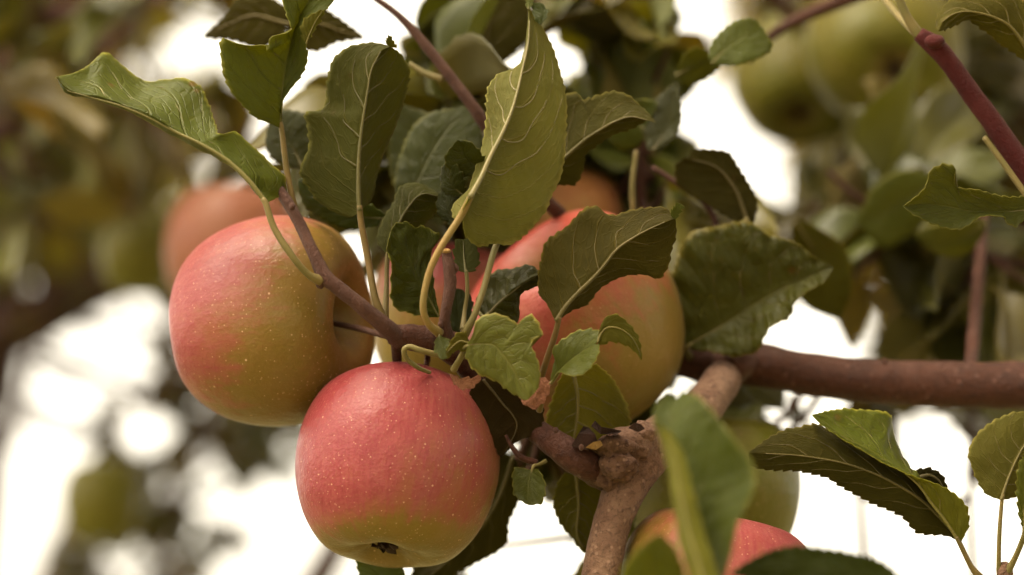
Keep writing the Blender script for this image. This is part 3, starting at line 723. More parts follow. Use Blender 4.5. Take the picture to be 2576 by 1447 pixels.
# leaves behind the cluster
leaf(br, T(0, '1730,870 1830,810 1960,730 2095,672'), T(0, '1720,860 1688,750 1702,660 1735,590 1800,572 1880,560 1935,592 2000,612 2050,650 2095,670'), T(0, '1740,880 1800,884 1850,892 1905,878 1925,835 1985,790 2010,745 2060,712 2096,674'), d=(76, 72), dl=-2, dr=-10, face='upper', crinkle=.0025, tint=(.8, .74, .6), label='large dark leaf right of the yellow-green apple, slightly blurred', pet=T(0, '1725,875,78 1735,900,92'))
leaf(br, T(0, '1880,560 1850,480 1800,420 1730,400'), T(0, '1895,565 1900,500 1855,420 1830,385 1790,378 1740,375'), T(0, '1870,570 1790,520 1710,470 1700,420 1725,395'), d=(80, 78), face='under', tint=(.45, .4, .22), pet=T(0, '1885,580,80 1900,660,90'), veins=False, label='dark brown-green arched leaf against the bright sky gap')
leaf(br, T(2, '640,720 760,420 900,300 930,-150'), T(2, '600,620 560,400 620,190 632,90 720,30 800,-150'), T(2, '700,600 900,440 1000,420 1180,250 1180,20 1100,-150'), d=(150, 150), face='under', tint=(.62, .58, .34), label='blurred olive leaf hanging at the top centre')
leaf(br, T(0, '720,60 640,40 580,60 513,92'), T(0, '720,95 650,118 580,100 513,95'), T(0, '725,20 660,-10 600,-5 560,50 513,90'), d=(95, 100), face='under', tint=(.55, .5, .24))
leaf(br, T(0, '720,60 800,60 860,80 915,95'), T(0, '720,100 790,128 850,105 915,97'), T(0, '715,15 790,10 850,45 914,92'), d=(95, 95), face='under', tint=(.55, .5, .24))
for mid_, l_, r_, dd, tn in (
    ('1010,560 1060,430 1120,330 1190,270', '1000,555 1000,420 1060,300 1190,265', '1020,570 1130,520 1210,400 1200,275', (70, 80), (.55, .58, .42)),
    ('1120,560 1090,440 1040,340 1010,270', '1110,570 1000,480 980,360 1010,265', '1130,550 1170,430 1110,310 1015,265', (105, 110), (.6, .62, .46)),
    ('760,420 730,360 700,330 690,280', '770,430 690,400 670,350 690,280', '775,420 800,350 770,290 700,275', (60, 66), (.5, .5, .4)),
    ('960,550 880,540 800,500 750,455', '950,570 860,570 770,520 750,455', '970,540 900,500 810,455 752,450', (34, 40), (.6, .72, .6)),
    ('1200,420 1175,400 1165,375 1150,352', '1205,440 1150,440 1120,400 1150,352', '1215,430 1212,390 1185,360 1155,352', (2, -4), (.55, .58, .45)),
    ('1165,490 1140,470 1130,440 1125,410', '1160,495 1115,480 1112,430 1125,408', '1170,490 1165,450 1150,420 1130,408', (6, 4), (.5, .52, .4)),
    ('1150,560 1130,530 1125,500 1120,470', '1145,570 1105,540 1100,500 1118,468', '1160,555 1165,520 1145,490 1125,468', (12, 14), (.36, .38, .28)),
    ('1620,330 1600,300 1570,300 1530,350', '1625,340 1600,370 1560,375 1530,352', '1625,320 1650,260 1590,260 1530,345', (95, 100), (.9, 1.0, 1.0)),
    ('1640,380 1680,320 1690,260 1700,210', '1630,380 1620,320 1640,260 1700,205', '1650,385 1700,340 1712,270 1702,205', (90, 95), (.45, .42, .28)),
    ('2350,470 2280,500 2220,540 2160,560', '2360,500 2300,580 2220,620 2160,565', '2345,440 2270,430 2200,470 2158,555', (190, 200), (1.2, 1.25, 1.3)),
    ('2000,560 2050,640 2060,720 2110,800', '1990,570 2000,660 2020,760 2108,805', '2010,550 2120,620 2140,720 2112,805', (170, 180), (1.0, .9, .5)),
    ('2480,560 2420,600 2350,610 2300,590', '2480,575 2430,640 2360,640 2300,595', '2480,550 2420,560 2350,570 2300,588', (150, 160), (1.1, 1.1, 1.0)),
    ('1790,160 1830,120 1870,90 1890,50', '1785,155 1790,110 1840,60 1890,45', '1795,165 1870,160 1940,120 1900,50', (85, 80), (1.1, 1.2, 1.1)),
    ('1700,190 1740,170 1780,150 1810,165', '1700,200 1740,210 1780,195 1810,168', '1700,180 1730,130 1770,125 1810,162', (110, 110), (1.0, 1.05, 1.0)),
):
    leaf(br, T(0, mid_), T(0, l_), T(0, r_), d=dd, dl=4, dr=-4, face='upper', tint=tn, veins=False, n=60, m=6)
# thin twigs of the same branch running up behind the cluster
tube('twig', br, M_TWIG, T(0, '1230,330,62 1190,270,60 1110,165,60 1050,90,60 1000,38,60 935,-10,60 850,-70,60'), [16, 15, 14, 12, 9, 7, 6], 14, 0.06, 51, 100)['label'] = 'thin mauve twig rising to the top behind the leaves'
tube('twig', br, M_PET, T(0, '1115,200,62 1070,185,64 1030,160,66'), [9, 8, 6], 10)
tube('twig', br, M_TWIG, T(0, '1230,330,62 1290,430,70 1390,520,80 1440,580,100 1560,700,110 1700,860,104'), [16, 17, 18, 20, 24, 30], 14, 0.06, 52, 100)
tube('twig', br, M_PET, T(0, '1610,700,100 1600,600,98 1590,480,96 1600,380,96'), [8, 8, 7, 6], 10)
tube('twig', br, M_DARKLIMB, T(0, '2440,940,120 2452,800,150 2462,680,165 2475,540,180'), [17, 16, 15, 13], 12, .06, 91, 60)['label'] = 'thin reddish upright stem above the horizontal limb'
tube('twig', br, M_TWIG, T(0, '1740,880,100 1800,620,88 1780,520,84 1700,460,84 1640,420,84'), [14, 9, 8, 8, 6], 10)

# ------------------------------------------------------------------ apples
bl = lambda x, y, z: (x, y, z)
A_FRONT = ('apple_skin_front', (-0.55, 0.35, 0.0), 0.55, dict(streak=0.30, low=1.2))
A_LEFT = ('apple_skin_left', (-1.25, 0.55, 0.0), -0.30, dict(ground=(0.25, 0.165, 0.033), streak=0.30, low=0.0))
A_PINK = ('apple_skin_pink', (-0.75, 0.45, 0.0), 0.0, dict(ground=(0.30, 0.215, 0.05), red=(0.42, 0.085, 0.065), deep=(.40, .05, .045), spots=0.4, low=0.3))
A_MIX = ('apple_skin_mixed', (0.1, 0.9, 0.0), -0.35, dict(ground=(0.27, 0.20, 0.040), spots=0.4, low=0.3))
A_RED = ('apple_skin_red', (0.9, 0.35, 0.0), 0.05, dict(low=0.3))
A_GREEN = apple_material('apple_skin_green', (0.2, 0.1, 0.1), -1.4, ground=(0.165, 0.165, 0.016), spots=0.3)
A_ORANGE = apple_material('apple_skin_orange', (0.2, 0.2, 0.4), 0.1, ground=(0.55, 0.36, 0.10), red=(0.55, 0.24, 0.11), deep=(.5, .2, .1), spots=0.3)
A_DULL = apple_material('apple_skin_dull', (0.1, 0.1, 0.2), 0.3, ground=(0.26, 0.15, 0.05), red=(0.34, 0.13, 0.08), deep=(.3, .10, .07), spots=0.0)

apple('front red apple with pale dots, its dark calyx showing underneath', 996, 1176, 20, 512, (0.10, 0.90, 0.36), A_FRONT, 0.98, 3, stem=[(1075, 905, 30), (1040, 870, 22)], spin=0.4)
apple('large pink and green apple hanging at the left behind the twig', 684, 812, 50, 540, (0.90, 0.10, -0.22), A_LEFT, 0.91, 5, stem=[(905, 827, 30), (945, 838, 14), (985, 845, 8)], spin=0.0)
apple('pink to yellow-green apple behind the broad olive leaf', 1452, 822, 78, 536, (-0.45, 0.75, -0.30), A_PINK, 0.98, 8, spin=1.0, stem=[(1290, 700, 60), (1240, 860, 50), (1215, 940, 35)])
apple('yellow-green apple half hidden between the two front apples', 1135, 800, 150, 412, (0.05, 0.95, 0.1), A_MIX, 1.0, 11, spin=2.5, calyx=False)
apple('red apple at the bottom edge behind the blurred leaf', 1800, 1518, 18, 520, (0.12, 0.93, 0.1), A_RED, 0.97, 14, spin=0.5)
apple('plain green apple behind the red one at the bottom', 1792, 1235, 100, 440, (0.05, 0.98, 0.05), A_GREEN, 1.0, 17, calyx=False)
apple('peach-coloured apple showing between leaves above the centre', 1372, 592, 235, 400, (0.1, 0.95, 0.1), A_ORANGE, 1.0, 19, calyx=False)
apple('blurred brick-pink apple behind the left apple', 585, 630, 520, 350, (0.1, 0.95, 0.2), A_DULL, 1.0, 23, calyx=False)
apple('blurred green apple at the top right with dark calyx hollow', 2225, 130, 430, 395, (0.0, 0.35, 0.93), A_GREEN, 1.0, 27)
apple('blurred olive apple left of the other at the top right', 2005, 195, 540, 330, (0.05, 0.72, 0.7), A_GREEN, 1.0, 29)
apple('dark olive blurred apple low in the bright left background', 255, 1262, 1300, 205, (0.0, 0.98, 0.1), A_GREEN, 1.15, 31, calyx=False)
apple('blurred olive apple deep in the left foliage', 350, 640, 800, 200, (0.0, 0.98, 0.1), A_GREEN, 1.1, 33, calyx=False)
apple('blurred orange-brown apple below the notched upper leaf', 575, 300, 950, 150, (0.0, 0.98, 0.1), A_DULL, 1.1, 37, calyx=False)

# ------------------------------------------------------------------ neighbouring shoots close to the focus plane
sh = root('leafy_shoot', at(2640, 520, 30), 'dark crimson shoot with leaves crossing the top right corner', 'branch')
tube('twig', sh, M_RED, T(0, '2640,520,30 2575,425,30 2500,315,30 2440,232,30 2385,155,30 2345,112,30 2310,85,30'), [36, 31, 27, 25, 25, 25, 18], 18, 0.05, 61, 110)
tube('twig', sh, M_PET, T(0, '2312,90,30 2285,50,30 2262,0,30 2245,-60,30'), [15, 12, 10, 9], 12, 0.03, 62)
tube('petiole', sh, M_PET, T(0, '2300,85,34 2250,30,60 2210,-20,90'), [8, 8, 7], 8)
tube('petiole', sh, M_PET, T(0, '2475,345,26 2530,420,24 2580,490,22 2640,570,20'), [7, 8, 8, 8], 10)
lump('bud', 2350, 105, 26, 26, 18, 22, M_RED, 71, .1, parent=sh)
leaf(sh, T(3, '2640,420 2560,280 2470,170 2350,110 2200,80 2060,120 2010,205'), T(3, '2620,440 2530,360 2420,290 2330,210 2210,135 2130,165 2070,185 2008,208'), T(3, '2660,400 2680,200 2600,40 2450,-60 2260,-50 2110,-10 2010,100 1997,180 2008,206'),
     d=(22, 10), dl=4, dr=6, face='under', tint=(.95, .9, .5), label='olive leaf arching into the top right corner', pet=T(0, '2610,175,24 2660,260,28'))
leaf(sh, T(14, '1900,330 1720,345 1560,350 1430,345 1300,320 1150,300 1020,318'),
     T(14, '1900,250 1740,265 1600,250 1480,215 1370,205 1335,160 1345,90 1300,62 1250,65 1190,100 1165,180 1110,250 1020,318'),
     T(14, '1900,410 1770,400 1720,440 1660,410 1640,372 1510,375 1440,420 1380,455 1300,450 1200,415 1130,385 1060,345 1020,318'),
     d=(8, -4), dl=-6, dr=-4, face='upper', tint=(.95, .98, 1.0), crinkle=.0008, label='curled leaf with serrated yellow rim at the right edge', pet=T(0, '2640,528,10 2660,480,20'))

sx_ = root('leafy_shoot', at(2470, 1480, 0), 'two long folded leaves on a stalk at the lower right', 'branch')
tube('twig', sx_, M_TWIG, T(0, '2500,1600,6 2480,1500,4 2462,1450,0'), [10, 9, 8], 10)
leaf(sx_, T(8, '1548,1285 1480,1180 1400,1080 1330,985 1200,900 1080,830 1000,790 920,735 845,684'),
     T(8, '1550,1280 1440,1120 1345,960 1320,940 1262,850 1228,745 1210,676 1080,660 960,660 845,682'),
     T(8, '1555,1290 1590,1195 1560,1095 1450,1020 1350,985 1220,925 1090,850 990,795 900,735 845,686'),
     d=(-2, -6), dl=20, dr=-3, face='upper', ref='L', bulge=.06, quilt=.0006, tint=(1.3, 1.4, .9), pet=T(8, '1550,1300,-2 1600,1400,-1 1650,1465,0'), pr=(6, 8), ptint=(.9, .8, .7), label='bright green folded leaf at the lower right')
leaf(sx_, T(8, '1545,1280 1400,1120 1250,1020 1050,930 800,880 540,862'),
     T(8, '1545,1280 1500,1180 1380,1020 1200,905 1020,800 900,742 840,732 680,772 540,862'),
     T(8, '1545,1285 1480,1256 1350,1240 1270,1160 1130,1100 1000,1030 900,972 760,946 570,930 540,862'),
     d=(6, -12), dl=8, dr=2, face='under', bulge=-.05, tint=(.58, .54, .34), pet=T(8, '1550,1295,4 1600,1400,2 1650,1465,0'), pr=(6, 8), ptint=(.9, .8, .7), label='long brown-green leaf seen from below at the lower right')
leaf(sx_, T(8, '1340,985 1400,970 1450,1000 1480,1060'), T(8, '1330,950 1400,940 1460,970 1490,1040'), T(8, '1360,1000 1400,1020 1450,1040 1480,1070'), d=(14, 16), face='under', tint=(.35, .32, .2), veins=False)

sy_ = root('leafy_shoot', at(2540, 1480, -6), 'young pale leaf on an upright stalk at the right edge', 'branch')
tube('twig', sy_, M_LIMB, T(0, '2535,1560,-4 2530,1480,-4 2525,1430,-4 2522,1415,-4'), [24, 22, 20, 10], 14, .1, 81)
leaf(sy_, T(8, '1745,1088 1770,1010 1795,945 1830,870 1870,800 1910,690'), T(8, '1742,1088 1680,1060 1640,1000 1610,930 1595,860 1625,790 1690,730 1760,690 1830,672 1910,690'), T(8, '1748,1088 1820,1070 1900,1040 1960,960 1980,860 1960,760 1910,690'),
     d=(-6, -4), dl=3, dr=4, face='under', tint=(1.15, 1.15, 1.2), pet=T(8, '1748,1110,-6 1738,1250,-6 1735,1400,-5 1745,1450,-4'), pr=(5, 7), ptint=(1, .95, .9), label='rounded grey-green leaf with yellow margin')
leaf(sy_, T(8, '1860,1240 1850,1100 1855,980 1870,850'), T(8, '1858,1240 1830,1130 1828,960 1868,850'), T(8, '1865,1240 1900,1100 1910,960 1872,850'), d=(-16, -16), face='upper', tint=(1.3, 1.3, .9), pet=T(8, '1855,1260,-14 1810,1370,-8 1770,1440,-5'))

fg = root('leafy_shoot', at(1760, 1600, -150), 'blurred green leaves close to the camera at the bottom', 'branch')
tube('twig', fg, M_TWIG, T(0, '1900,1750,-140 1800,1620,-145 1740,1560,-150'), [16, 14, 12], 10)
leaf(fg, T(0, '1770,1560 1765,1430 1730,1300 1720,1200 1695,1100 1690,1050 1700,1000'),
     T(0, '1760,1560 1750,1450 1712,1330 1692,1220 1672,1130 1650,1070 1648,1030 1680,985'),
     T(0, '1780,1560 1830,1420 1852,1320 1895,1230 1892,1170 1850,1110 1800,1050 1760,1005 1715,982'),
     d=(-145, -120), dl=10, dr=-14, face='upper', ref='R', bulge=-.04, tint=(.8, .9, .65), pet=T(0, '1772,1570,-146 1790,1620,-146'), label='tall blurred leaf close to the camera with pale folded edge')
leaf(fg, T(0, '1800,1560 1765,1440 1735,1340 1715,1240 1698,1150 1672,1080'), T(0, '1770,1560 1735,1450 1705,1340 1690,1230 1672,1140 1655,1060'), T(0, '1830,1560 1795,1430 1765,1330 1738,1230 1718,1150 1685,1085'), d=(-158, -138), dl=6, dr=0, face='under', tint=(1.6, 1.7, 1.2), veins=False)
leaf(fg, T(0, '1690,1560 1660,1450 1640,1400 1660,1345'), T(0, '1680,1560 1570,1470 1590,1400 1655,1342'), T(0, '1700,1560 1720,1460 1700,1390 1662,1345'), d=(-145, -150), face='upper', tint=(1.3, 1.35, .8), pet=T(0, '1700,1570,-146 1760,1610,-146'))
leaf(fg, T(0, '2300,1560 2150,1450 2000,1420 1840,1440'), T(0, '2320,1540 2230,1425 2090,1385 1960,1382 1840,1438'), T(0, '2290,1580 2120,1520 1980,1480 1845,1445'), d=(-120, -115), face='upper', tint=(.55, .65, .5), pet=T(0, '2300,1570,-120 2100,1700,-135'))

# ------------------------------------------------------------------ background branches, out of focus
def leaf_variant(seed):
    """a free leaf, 80 mm long along +Y, upper side +Z"""
    rs = np.random.RandomState(seed)
    n, m = 26, 4
    u = np.linspace(0, 1, n)
    Lg = 0.080
    bend = rs.uniform(-0.5, 0.9); twist = rs.uniform(-0.6, 0.6); fold = rs.uniform(0.1, 0.7)
    ang = -bend * u
    ds = Lg / (n - 1)
    M = np.cumsum(np.stack([0 * u, np.cos(ang), np.sin(ang)], 1), 0) * ds
    uu = np.clip((u - 0.16) / 0.84, 0, 1)
    w = 0.025 * rs.uniform(0.8, 1.15) * (np.sin(math.pi * uu ** 0.8) ** 0.8) * (1 - 0.25 * uu) + 0.0008
    wav = 0.004 * np.sin(u * 9 + rs.rand() * 6)
    def side(sg):
        a = fold + sg * twist * u
        return M + np.stack([sg * w * np.cos(a), 0 * u, w * np.sin(a) + wav * sg * (uu > 0)], 1)
    G = leaf_surface(M, side(-1), side(1), m, 0.06, seed, 0.006, 0.0012, 0.0, 0.0003)
    N = np.cross(np.gradient(G, axis=0), np.gradient(G, axis=1))
    me, _ = leaf_mesh('leaf', G, 1 if N[..., 2].sum() > 0 else -1, 0.00025)
    me.materials.append(M_BUP); me.materials.append(M_BUN)
    return me
VARIANTS = [leaf_variant(s) for s in range(100, 110)]

def project(P):
    v = np.asarray(P) - CAM
    k = v @ FWD
    return 1287.5 + (v @ RIGHT) / k * D / S, 723.5 - (v @ UP) / k * D / S

# openings in the foliage through which the sky shows (centre and half-size, survey units)
GAPS = [(440, 130, 115, 85), (575, 140, 70, 55), (960, 30, 160, 90), (820, 200, 40, 80), (1300, 150, 60, 60), (1425, 170, 55, 95),
        (1770, 40, 95, 75), (1800, 250, 90, 100), (1850, 380, 190, 110), (1960, 500, 70, 110), (690, 390, 70, 45), (910, 590, 55, 50),
        (2215, 715, 68, 68), (2030, 830, 95, 60), (2150, 870, 50, 25), (2095, 1010, 70, 28), (2330, 1150, 120, 130), (2060, 1320, 90, 140),
        (2290, 1350, 110, 120), (2520, 1340, 60, 80), (1330, 1330, 95, 100), (1250, 1420, 150, 40),
        (65, 745, 70, 70), (140, 650, 60, 60), (280, 745, 75, 70), (190, 900, 190, 110), (330, 930, 100, 90), (90, 1060, 130, 100),
        (365, 1085, 85, 75), (75, 1300, 100, 200), (520, 1172, 50, 50), (540, 1270, 55, 45), (690, 1300, 95, 90), (300, 1425, 75, 50), (760, 1420, 150, 60), (400, 800, 30, 40), (60, 1430, 90, 60)]
def in_gap(x, y, grow=1.0, pad=0.0):
    return any(((x - a) / (c * grow + pad)) ** 2 + ((y - b) / (e * grow + pad)) ** 2 < 1 for a, b, c, e in GAPS)
# fruit and leaves that nearer foliage must leave visible (centre, half-size, from this depth on)
CLEAR = [(1480, 480, 115, 100, 235), (1420, 640, 120, 120, 100)]
def hides(x, y, d, pad):
    return any(d < e and abs(x - a) < b_ + pad and abs(y - b) < c + pad for a, b, b_, c, e in CLEAR)

rg = random.Random(4)
SPARKLE = [(rg.uniform(0, 560), rg.uniform(0, 600), 0, 0) for _ in range(30)] + [(rg.uniform(1900, 2575), rg.uniform(60, 880), 0, 0) for _ in range(22)]
SPARKLE = [(a, b, rg.uniform(13, 26), rg.uniform(13, 26)) for a, b, _, _ in SPARKLE]
def sparkle(x, y, pad=22.0):
    return any(((x - a) / (c + pad)) ** 2 + ((y - b) / (e + pad)) ** 2 < 1 for a, b, c, e in SPARKLE)

def basis(dirv, up):
    y = Vector(dirv).normalized(); z = Vector(up); z = (z - y * z.dot(y)).normalized(); x = y.cross(z)
    return Matrix((x, y, z)).transposed()

def bg_branch(label, stems, regions, depth, n_clusters, seed, tint=(.8, .8, .6), per=(3, 6), size=(0.75, 1.1), smat=None, group=None, gap=0.9, twig_r=1.6):
    """stems: list of (points, radii); regions: boxes in which clusters may sit"""
    rnd = random.Random(seed)
    p0 = stems[0][0][0]
    e = root('leafy_branch', at(*p0), label, 'branch', group)
    samples = []
    for pts, rad in stems:
        tube('limb', e, smat or M_DARKLIMB, pts, rad, 12, 0.06, seed, 40)
        C = catmull(np.array([at(*p) for p in pts]), 40); samples.append(C)
    C = np.vstack(samples)
    made = tries = 0
    while made < n_clusters and tries < n_clusters * 90:
        tries += 1
        x0, y0, x1, y1 = regions[rnd.randrange(len(regions))]
        x, y, d = rnd.uniform(x0, x1), rnd.uniform(y0, y1), rnd.uniform(*depth)
        if in_gap(x, y, gap): continue
        P = at(x, y, d)
        near = C[np.argmin(np.linalg.norm(C - P, axis=1))]
        ok = 0
        for q in range(rnd.randint(*per)):
            for _ in range(5):
                dv = np.array([rnd.gauss(0, 1), rnd.gauss(0, .7), rnd.gauss(-0.25, .8)]); dv /= np.linalg.norm(dv)
                s = rnd.uniform(*size)
                pr_ = [project(P + dv * 0.08 * s * f) for f in (0.35, 0.6, 0.85, 1.0)]
                hw = 0.016 * s / S * D / (D + d * .001)
                if not any(in_gap(a, b, gap, hw * .3) or (d > 600 and sparkle(a, b, hw * .4)) or hides(a, b, d, hw) for a, b in pr_): break
            else: continue
            upv = (rnd.gauss(0, .6), rnd.gauss(-.2, .6), 1.0)
            o = bpy.data.objects.new('leaf', VARIANTS[rnd.randrange(len(VARIANTS))])
            COL.objects.link(o); o.parent = e
            o.matrix_basis = Matrix.Translation(Vector(P - np.array(e.location))) @ basis(dv, upv).to_4x4() @ Matrix.Scale(s, 4)
            g = rnd.uniform(.7, 1.25); yl = rnd.uniform(.80, 1.15)
            o.color = (tint[0] * g * yl, tint[1] * g, tint[2] * g, 1)
            ok += 1
        if ok:
            mid = (near + P) / 2 + np.array([rnd.gauss(0, .006), rnd.gauss(0, .006), -0.01])
            new_obj('twig', tube_mesh('twig', [near, mid, P], [0.0022 * twig_r / 1.6, 0.0017 * twig_r / 1.6, 0.0010], 6), e, M_TWIG)
            made += 1
    return e

bg_branch('mass of blurred brown-green leaves filling the upper left', [
    ([(-250, 520, 900), (0, 330, 850), (180, 180, 820), (330, 60, 800), (480, -120, 800)], [40, 34, 26, 20, 14]),
    ([(-200, 160, 600), (60, 60, 600), (240, 20, 620), (420, -60, 650)], [40, 36, 30, 22])],
    [(-80, -60, 560, 620), (-80, 150, 420, 700), (0, -60, 350, 300)], (420, 1400), 60, 5, (1.1, 1.02, .75), group='blurred branches behind the fruit')
bg_branch('sparse blurred leaves low in the bright lower left', [
    ([(420, 1600, 1550), (450, 1420, 1500), (430, 1250, 1500), (460, 1100, 1450), (560, 1010, 1400), (700, 960, 1400)], [16, 14, 12, 10, 8, 6])],
    [(430, 980, 740, 1200), (430, 980, 740, 1200), (200, 1280, 600, 1420), (330, 1150, 480, 1360), (380, 1380, 560, 1460), (130, 1370, 250, 1460)], (1400, 1800), 55, 6, (1.0, .95, .7), size=(.4, .7), gap=0.7, group='blurred branches behind the fruit')
bg_branch('thin blurred twigs with small leaves against the white left sky', [
    ([(-120, 900, 1500), (30, 800, 1450), (200, 690, 1400), (330, 700, 1350), (430, 800, 1300), (440, 960, 1300)], [16, 15, 14, 12, 12, 10]),
    ([(150, 700, 1400), (110, 780, 1400), (30, 1130, 1400)], [12, 11, 9])],
    [(60, 660, 140, 860), (190, 660, 250, 830), (340, 680, 440, 1010), (280, 950, 320, 1130), (0, 560, 430, 680), (-40, 560, 100, 700), (420, 900, 470, 1000)], (1350, 1700), 55, 7, (.9, .75, .5), per=(3, 5), size=(.35, .55), gap=0.62, group='blurred branches behind the fruit')
bg_branch('blurred pale olive leaves above the centre right', [
    ([(1640, 700, 210), (1610, 480, 220), (1600, 300, 230), (1560, 120, 240), (1500, -80, 260)], [16, 15, 14, 12, 10])],
    [(1400, -40, 1700, 260), (1500, 200, 1680, 420), (1560, 380, 1700, 560)], (190, 520), 34, 8, (1.25, 1.3, 1.1), size=(.7, 1.0), group='blurred branches behind the fruit')
bg_branch('dense dark blurred foliage in the upper right', [
    ([(2700, 620, 620), (2480, 480, 600), (2250, 330, 560), (2060, 120, 520), (1900, -60, 500)], [30, 28, 26, 22, 18]),
    ([(2660, -140, 190), (2300, -60, 190), (2100, 10, 190), (1960, 75, 190), (1880, 150, 200)], [22, 20, 18, 14, 9])],
    [(1870, -60, 2640, 420), (2080, 300, 2640, 620), (2200, 0, 2640, 560)], (520, 1300), 60, 9, (.78, .68, .48), group='blurred branches behind the fruit')
bg_branch('blurred leaves above the dark horizontal limb at the right', [
    ([(2700, 800, 520), (2480, 740, 480), (2300, 640, 450), (2150, 560, 420), (2040, 520, 400)], [18, 16, 14, 12, 10])],
    [(2040, 540, 2160, 800), (2280, 560, 2640, 900), (2110, 480, 2400, 640), (2250, 820, 2460, 900)], (420, 1200), 55, 10, (.85, .76, .54), group='blurred branches behind the fruit')
bg_branch('dark leaves close behind the central cluster', [
    ([(1350, 700, 200), (1200, 480, 190), (1080, 330, 180), (960, 180, 175)], [14, 12, 10, 8])],
    [(1000, 250, 1240, 540), (1130, 60, 1280, 300), (960, 180, 1100, 300)], (140, 280), 20, 12, (.8, .82, .65), size=(.8, 1.1), group='blurred branches behind the fruit')
bg_branch('small shaded leaves below the horizontal limb', [
    ([(1880, 1140, 200), (1960, 1060, 210), (2010, 1000, 220), (2080, 960, 240)], [10, 9, 8, 8])],
    [(1860, 985, 2020, 1100), (1600, 1180, 1700, 1260), (1000, 1320, 1250, 1440)], (170, 330), 9, 13, (.5, .46, .3), size=(.5, .8), group='blurred branches behind the fruit')
bg_branch('softly blurred grey-green leaves between the horizontal limb and the sky gap', [
    ([(2700, 700, 260), (2480, 640, 250), (2300, 560, 240), (2160, 500, 230), (2080, 430, 230)], [12, 11, 10, 9, 7])],
    [(2110, 470, 2330, 620), (2300, 600, 2600, 760), (2020, 620, 2130, 740)], (210, 340), 11, 21, (.9, .9, .72), size=(.75, 1.05), group='blurred branches behind the fruit')
bg_branch('shaded olive leaves hanging behind the branch fork', [
    ([(1480, 1200, 60), (1440, 1120, 75), (1400, 1040, 90), (1370, 1000, 110)], [10, 9, 8, 6])],
    [(1370, 960, 1440, 1100), (1240, 1180, 1330, 1300), (1400, 1200, 1500, 1400), (1590, 1200, 1680, 1300)], (110, 190), 12, 22, (.9, .86, .6), size=(.6, .9), per=(2, 4), group='blurred branches behind the fruit')
bg_branch('slim dark upright shoots with few leaves at the right', [
    ([(2460, 1600, 300), (2445, 1400, 300), (2440, 1200, 300), (2444, 1030, 300), (2455, 800, 300), (2470, 560, 310)], [9, 9, 8, 8, 12, 14]),
    ([(2185, 1600, 380), (2175, 1440, 380), (2168, 1330, 380), (2160, 1240, 380), (2140, 1150, 380)], [12, 12, 11, 10, 8])],
    [(2140, 1230, 2190, 1330), (2420, 1040, 2470, 1080), (2480, 1050, 2600, 1200)], (300, 390), 5, 14, (.6, .55, .4), per=(1, 2), size=(.5, .8), group='blurred branches behind the fruit')

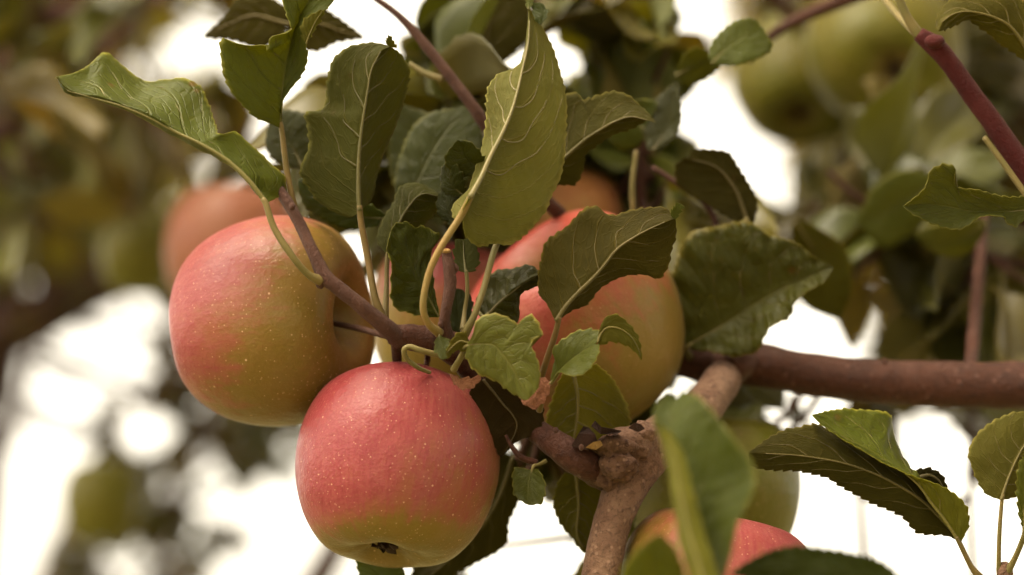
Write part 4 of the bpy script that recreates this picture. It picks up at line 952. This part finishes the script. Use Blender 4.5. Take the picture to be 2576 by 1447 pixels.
# ------------------------------------------------------------------ orchard trees further back
def far_tree(label, x, d, trunk_r, regions, n_leaves, seed, tint, gap=1.05, shade_leaves=0):
    rnd = np.random.RandomState(seed)
    b = at(x, 700, d); base = np.array((b[0], b[1], 0.0))
    e = root('apple_tree', base, label, 'tree', 'orchard trees in the background')
    top = b[2] + 0.9
    P = [base + np.array((0, 0, z)) + np.array((0.05 * math.sin(z * 2 + seed), 0.05 * math.cos(z * 1.7), 0)) for z in np.linspace(0, top, 8)]
    new_obj('trunk', tube_mesh('trunk', P, np.linspace(trunk_r, trunk_r * .55, 8), 18, .08, 6, seed), e, M_TRUNK)
    for q in range(7):
        a = q * 2.4 + seed; z = 0.9 + (top - 1.0) * q / 7
        s = base + np.array((0, 0, z)); L_ = rnd.uniform(.6, 1.1)
        new_obj('limb', tube_mesh('limb', [s, s + np.array((math.cos(a) * L_ * .5, math.sin(a) * L_ * .5, L_ * .3)), s + np.array((math.cos(a) * L_, math.sin(a) * L_, L_ * .75))], [trunk_r * .4, trunk_r * .28, trunk_r * .1], 9, .08, 8, seed + q), e, M_TRUNK)
    V, F = [], []
    def one(c, lo=.045, hi=.075):
        dv = rnd.normal(size=3); dv[2] -= .3; dv /= np.linalg.norm(dv)
        w = np.cross(dv, rnd.normal(size=3)); w /= np.linalg.norm(w); nn = np.cross(dv, w)
        l = rnd.uniform(lo, hi); hw = l * .3
        k = len(V)
        V.extend([c, c + dv * l * .35 + w * hw + nn * .006, c + dv * l * .75 + w * hw * .8 + nn * .006, c + dv * l, c + dv * l * .75 - w * hw * .8 + nn * .006, c + dv * l * .35 - w * hw + nn * .006, c + dv * l * .5])
        F.extend([(k, k + 1, k + 6), (k + 1, k + 2, k + 6), (k + 2, k + 3, k + 6), (k + 3, k + 4, k + 6), (k + 4, k + 5, k + 6), (k + 5, k, k + 6)])
    cnt = 0
    while cnt < n_leaves:
        x0, y0, x1, y1 = regions[rnd.randint(len(regions))]
        xx, yy, dd = rnd.uniform(x0, x1), rnd.uniform(y0, y1), d + rnd.normal(0, 260)
        if in_gap(xx, yy, gap) or sparkle(xx, yy): cnt += 0.05; continue
        one(at(xx, yy, dd)); cnt += 1
    for _ in range(shade_leaves):
        # unseen leaves added above the fruit to block skylight, open towards the upper left
        c = np.array((rnd.uniform(-1.5, 2.2), rnd.uniform(-1.5, 3.4), rnd.uniform(2.3, 3.3)))
        v = c - np.array((0, .9, 1.75)); v /= np.linalg.norm(v)
        if v @ np.array((-.59, -.25, .77)) > .84: continue
        if (c - CAM) @ FWD > 0:
            qx, qy = project(c)
            if -350 < qx < 2925 and qy > -300: continue
        one(c, .07, .10)
    cr = new_obj('crown', mesh('crown', V, F), e, M_BUP)
    cr.color = (*tint, 1); cr['kind'] = 'stuff'
    return e
far_tree('dark out-of-focus apple tree behind the upper left foliage', -150, 2100, .10, [(-250, -250, 540, 600), (-250, -150, 380, 640)], 2600, 3, (1.5, 1.4, 1.0))
far_tree('dark out-of-focus apple tree behind the upper right foliage, with unseen shading leaves added above the fruit', 2990, 2000, .11, [(1880, -250, 2800, 560), (2080, 300, 2800, 640), (2300, 560, 2800, 900)], 3600, 4, (1.15, .95, .65), shade_leaves=12000)
